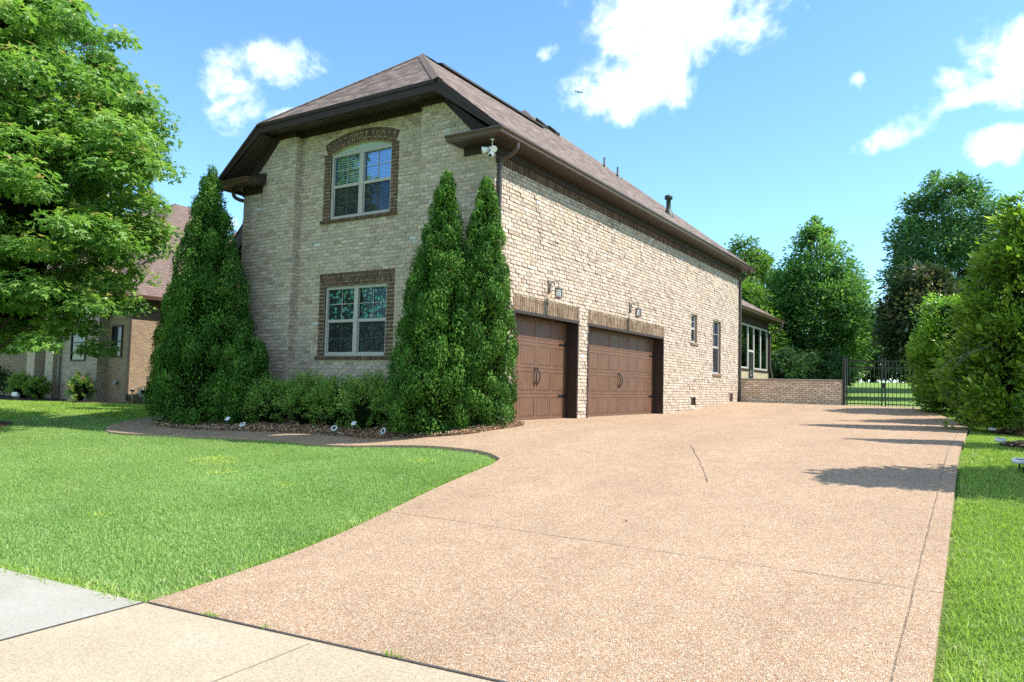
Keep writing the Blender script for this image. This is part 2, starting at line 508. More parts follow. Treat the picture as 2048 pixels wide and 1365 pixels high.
M['core'] = simple('foliage_shade', (.008, .013, .005), 1., spec=0., var=.4, nscale=12)  # filler inside crowns and shrubs; their inner shade is put into the colour
M['boxwood'] = leaf_mat('hedge_leaves', [(0., (.06, .135, .026)), (.55, (.155, .28, .055)), (1., (.33, .45, .10))], .38, .5, .3)
M['broadleaf'] = leaf_mat('broad_leaves', [(0., (.08, .165, .022)), (.55, (.18, .31, .04)), (.88, (.36, .48, .075)), (1., (.60, .63, .16))], .42, .34, .5, tcol=1.45)
M['feathery'] = leaf_mat('feathery_leaves', [(0., (.21, .29, .032)), (.6, (.39, .47, .06)), (1., (.58, .63, .15))], .45, .5, .25, tcol=1.4)
M['holly'] = leaf_mat('holly_leaves', [(0., (.08, .195, .027)), (.6, (.19, .36, .05)), (1., (.46, .60, .12))], .42, .32, .5, tcol=1.45)
M['decid_light'] = leaf_mat('light_tree_leaves', [(0., (.075, .16, .030)), (.6, (.14, .25, .042)), (1., (.24, .34, .065))], .40, .45, .4)
M['decid_mid'] = leaf_mat('mid_tree_leaves', [(0., (.072, .17, .048)), (.6, (.14, .275, .075)), (1., (.27, .40, .12))], .40, .40, .5)
M['oak'] = leaf_mat('oak_leaves', [(0., (.06, .14, .055)), (.6, (.115, .235, .082)), (1., (.22, .35, .12))], .38, .42, .4)
M['magnolia'] = leaf_mat('magnolia_leaves', [(0., (.035, .066, .028)), (.5, (.065, .10, .042)), (.72, (.15, .125, .075)), (1., (.27, .17, .10))], .2, .3, .5)
M['dark_understory'] = leaf_mat('understory_leaves', [(0., (.022, .06, .020)), (1., (.055, .12, .036))], .3, .5, .25)
M['flower'] = simple('pink_petals', (.55, .16, .20), .6)
M['chip'] = leaf_mat('wood_chips', [(0., (.13, .072, .042)), (.5, (.30, .18, .105)), (.85, (.46, .31, .19)), (1., (.58, .48, .37))], 0.02, .9, .1)

def glass_mat(name, tint, trans=.5, rough=.02, refl=.13):
    """glass: a clear sheet that mirrors more at grazing angles"""
    m = bpy.data.materials.new(name); m.use_nodes = True
    t = NT(m.node_tree); t.n.remove(t.n['Principled BSDF'])
    g = t.node('ShaderNodeBsdfGlossy'); g.inputs['Color'].default_value = (*tint, 1); g.inputs['Roughness'].default_value = rough
    tr = t.node('ShaderNodeBsdfTransparent'); tr.inputs[0].default_value = (trans, trans, trans, 1)
    fr = t.node('ShaderNodeFresnel'); fr.inputs[0].default_value = 1.52
    f = t.maprange(fr.outputs[0], .04, 1., refl, 1.)
    nz = t.node('ShaderNodeTexNoise'); t.put(nz.inputs['Vector'], t.coord()); nz.inputs['Scale'].default_value = 1.2
    bp = t.bump(nz.outputs[0], .04, .05)
    t.l.new(bp, g.inputs['Normal'])
    mx = t.node('ShaderNodeMixShader'); t.put(mx.inputs[0], f)
    t.l.new(tr.outputs[0], mx.inputs[1]); t.l.new(g.outputs[0], mx.inputs[2])
    t.l.new(mx.outputs[0], t.n['Material Output'].inputs[0])
    return m
M['glass'] = glass_mat('window_glass', (.42, .68, 1.), .9, .02, .34)
M['glass_plain'] = glass_mat('plain_window_glass', (.5, .6, .7), .97, .02, .02)
M['glass_dark'] = glass_mat('sunroom_glass', (.6, .7, .75), .5)
def screen_mat():
    m = bpy.data.materials.new('insect_screen'); m.use_nodes = True
    t = NT(m.node_tree); b = t.n['Principled BSDF']
    b.inputs['Base Color'].default_value = (.012, .013, .015, 1); b.inputs['Roughness'].default_value = .8
    tr = t.node('ShaderNodeBsdfTransparent')
    mx = t.node('ShaderNodeMixShader'); mx.inputs[0].default_value = .58
    t.l.new(tr.outputs[0], mx.inputs[1]); t.l.new(b.outputs[0], mx.inputs[2])
    t.l.new(mx.outputs[0], t.n['Material Output'].inputs[0])
    return m
M['screen'] = screen_mat()
M['blind'] = simple('white_blind_slats', (.74, .76, .80), .6, var=.04)
M['room'] = simple('dark_room', (.03, .032, .038), .9, var=.2)
def pane_pattern_mat():
    m, t, b = new_mat('floral_pane_pattern', rough=.35)  # teal leaf pattern drawn as colour on a sheet behind the glass
    co = t.coord()
    wob = t.noise(co, 9, 3, out=1)
    n = t.node('ShaderNodeVectorMath', operation='MULTIPLY_ADD')
    t.put(n.inputs[0], wob); n.inputs[1].default_value = (.10, .10, .10); t.put(n.inputs[2], co)
    v = t.voro(n.outputs[0], 13.)
    s = t.sep(v.outputs['Color'])
    pet = t.ramp(s[0], [(0., (.02, .13, .085)), (.3, (.06, .46, .33)), (.42, (.20, .62, .52)), (.56, (.36, .70, .66)), (.68, (.10, .58, .33)), (.84, (.02, .10, .07)), (.92, (.55, .72, .74)), (.97, (.36, .45, .06))], 'CONSTANT')
    d = t.maprange(v.outputs['Distance'], .25, .55, 0, 1)
    c = t.mix(d, pet, (.006, .018, .016, 1))
    c = t.mix(1., c, t.ramp(t.noise(co, 38, 3), [(.3, .55), (.7, 1.45)]), 'MULTIPLY')
    t.put(b.inputs['Base Color'], c)
    return m
M['pane_pattern'] = pane_pattern_mat()
M['tympanum'] = simple('sage_panel', (.37, .42, .37), .55, var=.03)

# ------------------------------------------------------------------ ground
def ground_sheet():
    def axis(segs):
        out = []
        for a, b, s in segs:
            out += list(np.arange(a, b, s))
        return np.array(out+[segs[-1][1]])
    xs = axis([(-900, -60, 60), (-60, -30, 3), (-30, 14, .5), (14, 60, 3), (60, 900, 60)])
    ys = axis([(-500, -40, 46), (-40, -14, 2), (-14, 30, .4), (30, 70, 2), (70, 1500, 65)])
    X, Y = np.meshgrid(xs, ys, indexing='ij')
    Z = terr(X, Y)-.05
    Z += np.where((Y < 17), 0, .0)
    V = np.stack([X, Y, Z], -1).reshape(-1, 3)
    nx, ny = X.shape
    I = np.arange(nx*ny).reshape(nx, ny)
    F = np.stack([I[:-1, :-1], I[1:, :-1], I[1:, 1:], I[:-1, 1:]], -1).reshape(-1, 4)
    o = np_mesh('ground', V, F, M['turf'], smooth=True)
    o['kind'] = 'structure'
ground_sheet()

WALK_OUT = [(1.95, -2.78), (1.62, -2.62), (1.2, -2.58), (.5, -2.5), (-.9, -2.25), (-3., -2.1), (-4.3, -2.25), (-5.3, -2.5), (-6.3, -2.72), (-7.1, -2.85), (-7.7, -2.75), (-8.3, -2.4), (-8.9, -1.8), (-9.25, -1.1), (-9.4, 0.), (-9.4, 2.0), (-9.4, 5.5)]
BED_EDGE = [(.78, .0), (.74, -.5), (.58, -1.0), (.2, -1.38), (-.75, -1.47), (-1.9, -1.38), (-3., -1.32), (-4.2, -1.5), (-5.4, -1.78), (-6.4, -1.95), (-7.4, -1.85), (-8.1, -1.35), (-8.45, -.5), (-8.5, 1.5), (-8.5, 5.5)]
NOSE = [(3.17, -8.42), (3.2, -7.9), (3.17, -7.1), (2.97, -6.1), (2.68, -4.95), (2.5, -3.9), (2.42, -3.4), (2.28, -3.05)]
walk_out = smooth_poly(WALK_OUT); bed_edge = smooth_poly(BED_EDGE); nose = smooth_poly(NOSE)
FAR_R = smooth_poly([(7.38, 8.6), (7.3, 9.8), (7.0, 11.6), (6.5, 13.4), (6.1, 15.2), (6.0, 16.9)])
# driveway outline: garage wall, far end, right edge, street, lawn edge, walk, bed
drive = [(-.25, .02), (-.25, 16.62), (3.7, 16.62), (3.7, 17.3), (6.0, 17.3)] + FAR_R[::-1] + [(7.38, 4.), (7.37, -1.), (7.39, -5.), (7.40, -8.05)] \
    + [(5.65, -8.23), (4.47, -8.34)] + nose + walk_out + bed_edge[::-1]
sheet('driveway', drive, M['aggregate'], 0., .5, .12, None)
# bed with mulch and shrubs in front of the garage wall
bedp = bed_edge + [(-7.25, 5.5), (-7.25, .0)]
def bed_z(x, y):
    return tz(x, y)+.02+.05*max(0., min(1., (y+1.9)/1.6))
sheet('mulch_bed', bedp, M['mulch'], .0, .4, .06, None, zfun=bed_z)
# sidewalk and apron
def sw_edge(x): return -8.43+.09*(x-3.18)
far_e = [(3.18, sw_edge(3.18)), (5.65, sw_edge(5.65)), (7.45, sw_edge(7.45)), (9.3, sw_edge(9.3))]
sheet('driveway_apron', [(3.19, -13.4), (9.3, -13.4)] + [(x, y-.022) for x, y in far_e[::-1]], M['apron'], .0, .5, .1)
M['joint'] = simple('black_joint_filler', (.055, .048, .045), .95, var=.3, nscale=20)
def strip(name, pts, w, mat, off):
    mb = MB()
    for (a, b) in zip(pts[:-1], pts[1:]):
        d = Vector((b[0]-a[0], b[1]-a[1])); n = int(max(1, d.length/.25)); d.normalize(); s = Vector((-d.y, d.x))*w/2
        for k in range(n):
            p = [a[i]+(b[i]-a[i])*k/n for i in (0, 1)]; q = [a[i]+(b[i]-a[i])*(k+1)/n for i in (0, 1)]
            mb.poly([(p[0]-s.x, p[1]-s.y, tz(*p)+off), (q[0]-s.x, q[1]-s.y, tz(*q)+off), (q[0]+s.x, q[1]+s.y, tz(*q)+off), (p[0]+s.x, p[1]+s.y, tz(*p)+off)], 0)
    o = mb.build(name, mat); o['kind'] = 'structure'; return o
strip('driveway_joint', [(3.19, sw_edge(3.19)-.008), (7.45, sw_edge(7.45)-.008)], .020, M['joint'], .004)
strip('sidewalk_joint', [(3.18, -8.45), (3.17, -13.3)], .018, M['joint'], .004)
strip('apron_joint', [(4.56, -8.36), (4.52, -13.3)], .006, simple('shallow_joint', (.33, .26, .19), .9), .004)
sheet('sidewalk', [(-30, -10.9), (3.17, -10.1), (3.17, sw_edge(3.17)-.02), (1.53, -8.585), (-30, -10.0+.6)], M['sidewalk'], .0, .8, .1)

# neighbour's planting bed and the maple's mulch ring, ring beds under the right-hand trees
def blob(cx, cy, rx, ry, n=28, amp=.08, seed=0):
    r = random.Random(seed)
    ph = [r.uniform(0, 6.28) for _ in range(3)]
    return [(cx+rx*math.cos(a)*(1+amp*math.sin(3*a+ph[0])+amp*.6*math.sin(5*a+ph[1])), cy+ry*math.sin(a)*(1+amp*math.sin(2*a+ph[2])))
            for a in [2*math.pi*k/n for k in range(n)]]
def mound(h, cx, cy, r):
    return lambda x, y: tz(x, y)-.03+h*max(0., 1-((x-cx)**2+(y-cy)**2)/r**2)
NB = smooth_poly([(-16.95, 2.5), (-17.6, 1.85), (-19, 1.75), (-21, 1.2), (-23.5, 1.0), (-27.5, 1.1), (-27.5, 3.2), (-16.95, 3.2)], 1)
sheet('neighbour_mulch_bed', NB, M['mulch_dark'], .02, .6, .06)
RINGS = [(-12.0, -3.6, .95), (9.05, -1.05, 1.05), (8.85, 2.5, 1.0), (8.6, 7.2, .9)]
for i, (cx, cy, r) in enumerate(RINGS):
    sheet('mulch_ring', blob(cx, cy, r, r, seed=i), M['mulch' if i == 0 else 'mulch_dark'], .0, .3, .08, zfun=mound(.13, cx, cy, r))

# ------------------------------------------------------------------ house
house = thing('brick_house', 'tan brick house with brown shingle roof and two brown garage doors', 'house')

BC = [(0.495, 0.408, 0.333), (0.47, 0.383, 0.308), (0.45, 0.364, 0.293), (0.43, 0.341, 0.278), (0.41, 0.327, 0.266), (0.525, 0.435, 0.363), (0.47, 0.38, 0.303), (0.485, 0.385, 0.298), (0.36, 0.282, 0.229), (0.485, 0.406, 0.343), (0.455, 0.371, 0.308), (0.48, 0.39, 0.313)]
def brick_col(r):
    c = r.choice(BC); k = r.uniform(.88, 1.1)
    if r.random() < .006: c = (.53, .53, .52)
    return tuple(x*k for x in c)
DC = [(0.109, 0.067, 0.048), (0.138, 0.083, 0.057), (0.092, 0.06, 0.048), (0.124, 0.076, 0.055), (0.161, 0.097, 0.067)]
def dark_col(r):
    c = r.choice(DC); k = r.uniform(.85, 1.15); return tuple(x*k for x in c)
HC = [(.185, .125, .083), (.215, .15, .10), (.16, .108, .073), (.25, .185, .13)]
def head_col(r):
    c = r.choice(HC); k = r.uniform(.88, 1.12); return tuple(x*k for x in c)

CRS = .080; BL = .205
def put_brick(mb, O, U, N, u0, u1, z0, z1, r, proud, col, back=.02, jit=.003, lean=0.):
    """one brick: O origin, U horizontal axis, N outward normal; face stands 'proud' of the mortar"""
    O = Vector(O); Z = Vector((0, 0, 1))
    tilt = r.gauss(0, .0022); j = lambda: r.uniform(-jit, jit)
    def P(u, z, d): return O+U*u+Z*z+N*d
    f = [P(u0+j(), z0+j(), proud+tilt+r.uniform(-.001, .001)), P(u1+j(), z0+j(), proud+tilt+r.uniform(-.001, .001)), P(u1+j(), z1+j(), proud-tilt-lean), P(u0+j(), z1+j(), proud-tilt-lean)]
    b = [P(u0, z0, -back), P(u1, z0, -back), P(u1, z1, -back), P(u0, z1, -back)]
    # ring order for hexa: bottom = back-left, back-right... use explicit polys
    mb.poly(f, 0, col)
    mb.poly([b[0], b[1], f[1], f[0]], 0, col); mb.poly([f[3], f[2], b[2], b[3]], 0, col)
    mb.poly([b[0], f[0], f[3], b[3]], 0, col); mb.poly([f[1], b[1], b[2], f[2]], 0, col)

def brick_field(mb, O, U, N, W, z_lo, z_hi, holes, clip=None, seed=1, colf=brick_col, mort=.012, off=0., proud=.016, lean=.006, vm=.021):
    """running bond with the bricks clipped at rectangular openings (u0,u1,z0,z1)"""
    r = random.Random(seed); U = Vector(U); N = Vector(N)
    k0 = int(math.floor(z_lo/CRS)); k = k0
    while k*CRS < z_hi:
        z0 = k*CRS+mort*.55; z1 = (k+1)*CRS-mort*.55
        zz0, zz1 = max(z0, z_lo), min(z1, z_hi)
        u = -BL*(.5 if k % 2 else 0)-off-r.uniform(0, .012)
        row = r.uniform(-.0015, .0025)
        while u < W:
            L = BL+r.uniform(-.008, .008)
            spans = [(max(u+vm*.5, 0), min(u+L-vm*.5, W))]
            for (a, b, c, d) in holes:
                if zz1 <= c+.012 or zz0 >= d-.012: continue
                ns = []
                for (p, q) in spans:
                    if q <= a or p >= b: ns.append((p, q)); continue
                    if p < a-.02: ns.append((p, a-.004))
                    if q > b+.02: ns.append((b+.004, q))
                spans = ns
            for (p, q) in spans:
                if q-p < .02 or zz1-zz0 < .015: continue
                if clip and not clip((p+q)/2, (zz0+zz1)/2): continue
                pr = proud+row+abs(r.gauss(0, .30*proud))
                if r.random() < .12: pr += .55*proud
                put_brick(mb, O, U, N, p, q, zz0, zz1, r, pr, colf(r), .004, .003, lean)
            u += L
        k += 1

def grid_wall(mb, O, U, N, W, z0, z1, holes, mat=1):
    """flat mortar sheet with rectangular openings"""
    O = Vector(O); U = Vector(U); Z = Vector((0, 0, 1)); N = Vector(N)
    us = sorted(set([0, W]+[h[0] for h in holes]+[h[1] for h in holes])); zs = sorted(set([z0, z1]+[h[2] for h in holes]+[h[3] for h in holes]))
    us = [u for u in us if 0 <= u <= W]; zs = [z for z in zs if z0 <= z <= z1]
    flip = U.cross(Z).dot(N) < 0
    for a, b in zip(us[:-1], us[1:]):
        for c, d in zip(zs[:-1], zs[1:]):
            um, zm = (a+b)/2, (c+d)/2
            if any(h[0] < um < h[1] and h[2] < zm < h[3] for h in holes): continue
            p = [O+U*a+Z*c, O+U*b+Z*c, O+U*b+Z*d, O+U*a+Z*d]
            mb.poly(p[::-1] if flip else p, mat)

def soldier(mb, O, U, N, u0, u1, z0, z1, seed, colf, proud=.014, pitch=.0838, split=None, gap=.0075):
    """row of bricks on end; split=(long,short) alternates where the bed joint falls"""
    r = random.Random(seed); U = Vector(U); N = Vector(N)
    n = max(1, round((u1-u0)/pitch)); w = (u1-u0)/n
    for k in range(n):
        a, b = u0+k*w+gap, u0+(k+1)*w-gap
        if split:
            zc = z0+split if k % 2 else z1-split
            segs = [(z0, zc-.0075), (zc+.0075, z1)]
        else: segs = [(z0, z1)]
        for c, d in segs:
            put_brick(mb, O, U, N, a, b, c, d, r, proud+r.uniform(-.003, .004), colf(r), .004)

EAVE_Z = 5.33; SL = .8; EX = .45
def roof_z(x): return EAVE_Z+SL*(EX-x)

# ---- right (garage) wall, plane X=0, u = Y
WL = 16.6
D1 = (.75, 3.50, -.3, 2.17); D2 = (3.95, 8.77, -.3, 2.17)
W1 = (11.13, 11.70, 2.19, 3.08); W2 = (13.36, 14.25, 1.27, 3.08)
V1 = (11.18, 11.62, .22, .46); V1b = (10.88, 11.12, .24, .44); V2 = (15.34, 15.72, .34, .62)
L1 = (.75, 3.52, 2.17, 2.455); L2 = (3.94, 8.79, 2.17, 2.455)
mb = MB()
hol = [D1, D2, W1, W2, V1]
grid_wall(mb, (0, 0, 0), (0, 1, 0), (1, 0, 0), WL, -.3, 5.2, hol)
brick_field(mb, (0, 0, 0), (0, 1, 0), (1, 0, 0), WL, -.15, 4.85, hol+[L1, L2, (W1[0], W1[1], 2.10, 2.19), (W2[0], W2[1], 1.18, 1.27), V1b], seed=3)
mb.build('wall', [M['brick'], M['mortar']], house)
mb = MB(); soldier(mb, (0, 0, 0), (0, 1, 0), (1, 0, 0), 0.02, WL, 4.855, 5.03, 5, dark_col, .016, .098, gap=.012)
mb.build('brick_band', [M['brick']], house)
for lr, sd in ((L1, 6), (L2, 7)):
    mb = MB(); grid_wall(mb, (.004, 0, 0), (0, 1, 0), (1, 0, 0), 0, 0, 0, [])
    soldier(mb, (0, 0, 0), (0, 1, 0), (1, 0, 0), lr[0], lr[1], lr[2]+.006, lr[3], sd, head_col, .014, .0838, .2)
    mb.build('lintel', [M['brick'], M['mortar']], house)

# ---- front wall: two pilasters at Y=0, centre panel at Y=.2
CX0, CX1 = -5.45, -1.78; FX = -7.2
def rake_clip(ox):
    def f(u, z):
        x = ox+u
        zr = min(6.30, roof_z(x)-.62, EAVE_Z+SL*(x+7.65)-.62)
        return z < zr+.12
    return f
Z_TOP = 6.32
UPR = (-4.72, -2.53, 4.165, 5.74); LWR = (-4.72, -2.53, 1.16, 3.05)
UF = (-4.53, -2.74, 4.25, 5.87); LF = (-4.555, -2.745, 1.24, 2.765)
ARC_C = (-3.62, 3.095); R_IN, R_OUT = 2.775, 3.06
mb = MB()
def uu(x, ox): return x-ox
# pilaster left
grid_wall(mb, (FX, 0, 0), (1, 0, 0), (0, -1, 0), CX0-FX, -.6, 5.2, [])
mb.poly([(FX, 0, 5.2), (CX0, 0, 5.2), (CX0, 0, 6.45), (-6.1, 0, 6.45)], 1)
brick_field(mb, (FX, 0, 0), (1, 0, 0), (0, -1, 0), CX0-FX, -.5, Z_TOP, [], rake_clip(FX), 21, mort=.015, proud=.010, lean=.002, vm=.016)
# pilaster right
grid_wall(mb, (CX1, 0, 0), (1, 0, 0), (0, -1, 0), -CX1, -.6, 5.2, [])
mb.poly([(CX1, 0, 5.2), (0, 0, 5.2), (-1.1, 0, 6.45), (CX1, 0, 6.45)], 1)
brick_field(mb, (CX1, 0, 0), (1, 0, 0), (0, -1, 0), -CX1, -.5, Z_TOP, [], rake_clip(CX1), 22, off=.07, mort=.015, proud=.010, lean=.002, vm=.016)
# returns of the pilasters
for x, nx in ((CX0, 1), (CX1, -1)):
    mb.poly([(x, 0, -.6), (x, .2, -.6), (x, .2, 6.45), (x, 0, 6.45)] if nx > 0 else [(x, .2, -.6), (x, 0, -.6), (x, 0, 6.45), (x, .2, 6.45)], 1)
    brick_field(mb, (x, 0, 0), (0, 1, 0), (nx, 0, 0), .2, -.5, Z_TOP, [], None, 23, mort=.015, proud=.010, lean=.002, vm=.016)
# centre panel; arch opening is cut as the rectangle under the crown
ox = CX0
holes = [(UF[0]-ox, UF[1]-ox, UF[2], UF[3]), (LF[0]-ox, LF[1]-ox, LF[2], LF[3])]
grid_wall(mb, (ox, .2, 0), (1, 0, 0), (0, -1, 0), CX1-ox, -.6, 6.45, holes)
def arch_clip(u, z):
    x = ox+u
    if z > 5.6 and abs(x-ARC_C[0]) < 1.12 and math.hypot(x-ARC_C[0], z-ARC_C[1]) < R_OUT+.03: return False
    return True
brick_field(mb, (ox, .2, 0), (1, 0, 0), (0, -1, 0), CX1-ox, -.5, Z_TOP, [(UPR[0]-ox, UPR[1]-ox, UPR[2], UPR[3]), (LWR[0]-ox, LWR[1]-ox, LWR[2], LWR[3])], arch_clip, 24, off=.11, mort=.015, proud=.010, lean=.002, vm=.016)
mb.build('wall', [M['brick'], M['mortar']], house)

def jamb(mb, x0, x1, z0, z1, seed):
    """two columns of stacked headers"""
    r = random.Random(seed); n = round((z1-z0)/CRS); h = (z1-z0)/n; w = (x1-x0)/2
    for k in range(n):
        for c in (0, 1):
            put_brick(mb, (0, .2, 0), Vector((1, 0, 0)), Vector((0, -1, 0)), x0+c*w+.008, x0+(c+1)*w-.008, z0+k*h+.0075, z0+(k+1)*h-.0075, r, .014+r.uniform(-.003, .004), dark_col(r), .004)
def surround(spec, frame, arch, seed):
    mb = MB()
    x0, x1, z0, z1 = spec
    zj = 5.73 if arch else frame[3]
    jamb(mb, x0, frame[0], frame[2], zj, seed); jamb(mb, frame[1], x1, frame[2], zj, seed+1)
    # inner reveals
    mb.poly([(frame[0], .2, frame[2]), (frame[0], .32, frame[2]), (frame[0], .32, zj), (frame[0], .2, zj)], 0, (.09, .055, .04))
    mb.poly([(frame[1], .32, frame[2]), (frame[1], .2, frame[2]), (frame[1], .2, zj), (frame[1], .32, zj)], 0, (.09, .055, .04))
    mb.poly([(x0, .198, frame[2]-.09), (x1, .198, frame[2]-.09), (x1, .198, frame[2]), (x0, .198, frame[2])], 1)
    r = random.Random(seed+5)
    n = 29; w = (x1-x0+.06)/n
    for k in range(n):
        a = x0-.03+k*w; c = dark_col(r); d = .195-.055+r.uniform(-.003, .003)
        mb.hexa([(a+.007, d, z0), (a+w-.007, d, z0), (a+w-.007, .32, z0+.015), (a+.007, .32, z0+.015), (a+.007, d, z0+.07), (a+w-.007, d, z0+.07), (a+w-.007, .32, z0+.085), (a+.007, .32, z0+.085)], 0, c)
    mb.box(x0-.03, x1+.03, .155, .3, z0+.004, z0+.064, 1)
    if not arch:
        soldier(mb, (0, .2, 0), (1, 0, 0), (0, -1, 0), x0, x1, frame[3]+.01, z1, seed+3, dark_col, .014, .075, .2)
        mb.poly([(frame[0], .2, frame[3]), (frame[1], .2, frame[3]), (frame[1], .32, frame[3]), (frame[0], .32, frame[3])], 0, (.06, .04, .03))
    else:
        cx, cz = ARC_C; a0 = math.asin(1.095/R_OUT); n = 27
        for k in range(n):
            t0 = -a0+2*a0*k/n+.0026; t1 = -a0+2*a0*(k+1)/n-.0026
            rc = R_IN+.2 if k % 2 else R_OUT-.2
            for (ra, rb) in ((R_IN+.003, rc-.008), (rc+.008, R_OUT)):
                c = dark_col(r); d = .186+r.uniform(-.003, .003)
                q = lambda t, rr, y: (cx+rr*math.sin(t), y, cz+rr*math.cos(t))
                mb.hexa([q(t0, ra, d), q(t1, ra, d), q(t1, ra, .3), q(t0, ra, .3), q(t0, rb, d), q(t1, rb, d), q(t1, rb, .3), q(t0, rb, .3)], 0, c)
        # mortar behind the ring, in small wedges
        for k in range(24):
            t0 = -a0+2*a0*k/24; t1 = -a0+2*a0*(k+1)/24
            q = lambda t, rr, y: (cx+rr*math.sin(t), y, cz+rr*math.cos(t))
            mb.poly([q(t0, R_IN, .1945), q(t1, R_IN, .1945), q(t1, R_OUT+.012, .1945), q(t0, R_OUT+.012, .1945)], 1)
            mb.poly([q(t0, R_IN, .1945), q(t0, R_IN, .32), q(t1, R_IN, .32), q(t1, R_IN, .1945)], 1)
    return mb.build('window_surround', [M['brick'], M['mortar']], house)
surround(UPR, (UF[0], UF[1], UF[2], 5.73), True, 31)
surround(LWR, LF, False, 41)

# ---- plain back walls of the house (never in the photograph) and the wing to the left
mb = MB()
mb.poly([(FX, 0, -.6), (FX, 16.6, -.6), (FX, 16.6, 5.2), (FX, 0, 5.2)][::-1], 0)
mb.poly([(FX, 16.6, -.6), (0, 16.6, -.6), (0, 16.6, 5.2), (FX, 16.6, 5.2)][::-1], 0)
mb.build('wall', [M['brick_plain']], house)

# ---- roof
def roof():
    mb = MB()
    H = (-3.6, 7.85, roof_z(-3.6)); A = (-3.6, 2.12, roof_z(-3.6))
    P = (-6.2, 11.0, roof_z(-6.2)); E = (EX, 16.98, EAVE_Z)
    zc = 6.49
    xc = EX-(zc-EAVE_Z)/SL; xl = -7.65+(zc-EAVE_Z)/SL
    RS = (EX, -.5, EAVE_Z); RC = (xc, -.5, zc); LC = (xl, -.5, zc); LS = (-7.65, -.5, EAVE_Z)
    # right slope
    mb.poly([RS, E, P, H, A, RC], 0)
    # jerkinhead
    mb.poly([RC, A, LC], 0)
    # left slope of the wing down to the valley
    FE = 2.95
    VAL = (-7.65, FE+.35, EAVE_Z)
    mb.poly([A, H, VAL, LS, LC], 0)
    # main roof front plane, left of the wing
    mb.poly([VAL, H, P, (-10.4, 11., P[2]), (-12.6, FE+.35, EAVE_Z-.25)], 0)
    # far hip
    mb.poly([E, (-16, 16.98, EAVE_Z), (-10.4, 11., P[2]), P], 0)
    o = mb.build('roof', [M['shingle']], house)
    # underside sheet so that the roof has thickness
    m2 = MB()
    up = Vector((0, 0, -.05))
    # ridge and hip caps
    def cap(a, b, w, mat, lift, name):
        mbb = MB(); a = Vector(a); b = Vector(b); L = (b-a).length; n = max(1, int(L/.2)); d = (b-a)/n
        s = d.cross(Vector((0, 0, 1))).normalized()
        for k in range(n):
            p = a+d*k; q = a+d*(k+1.15); dz = Vector((0, 0, lift+.008)); dz2 = Vector((0, 0, lift))
            mbb.poly([p+dz2, q+dz, q+dz+s*w-Vector((0, 0, w*.62)), p+dz2+s*w-Vector((0, 0, w*.62))], 0)
            mbb.poly([q+dz, p+dz2, p+dz2-s*w-Vector((0, 0, w*.62)), q+dz-s*w-Vector((0, 0, w*.62))], 0)
        return mbb.build(name, [mat], o)
    cap(A, H, .13, M['ridge'], .025, 'ridge_cap')
    cap(H, P, .11, M['ridge'], .02, 'ridge_cap')
    cap(RC, A, .12, M['ridge'], .02, 'ridge_cap')
    cap(LC, A, .12, M['ridge'], .02, 'ridge_cap')
    # black ridge vent along the wing ridge
    mv = MB(); dy = 2.75
    mv.extrude([(-3.74, dy, A[2]-.04), (-3.46, dy, A[2]-.04), (-3.47, dy, A[2]+.015), (-3.6, dy, A[2]+.055), (-3.73, dy, A[2]+.015)], (0, H[1]-dy-.1, 0), 0)
    mv.build('ridge_vent', [M['ridge_dark']], o)
    # two dark box vents near the upper ridge and plumbing pipes
    for (y, x) in ((9.15, -4.4), (10.05, -4.45)):
        b = MB(); z = roof_z(x)
        b.hexa([(x+.15, y-.15, z-.13), (x+.15, y+.15, z-.13), (x-.15, y+.15, z+.11), (x-.15, y-.15, z+.11), (x+.18, y-.17, z-.02), (x+.18, y+.17, z-.02), (x-.13, y+.17, z+.25), (x-.13, y-.17, z+.25)], 0)
        b.build('roof_vent', [M['ridge_dark']], o, bevel=.02)
    for (x, y, h, r) in ((-3.35, 11.75, .34, .035), (-2.75, 11.55, .34, .035)):
        b = MB(); z = roof_z(x)
        b.lathe([(.15, -.13), (.13, -.02), (.06, .06), (r, .1), (r, h), (r*.8, h), (r*.8, h-.05)], (x, y, z), 12)
        b.build('vent_pipe', [M['lead']], o)
    b = MB(); x, y = -.72, 11.0; z = roof_z(x)
    b.lathe([(.2, -.18), (.17, -.02), (.11, .14), (.075, .22), (.07, .52), (.125, .535), (.125, .64), (.09, .66), (.0, .66)], (x, y, z-.05), 16)
    b.build('flue', [M['lead']], o)
    return o
roof()

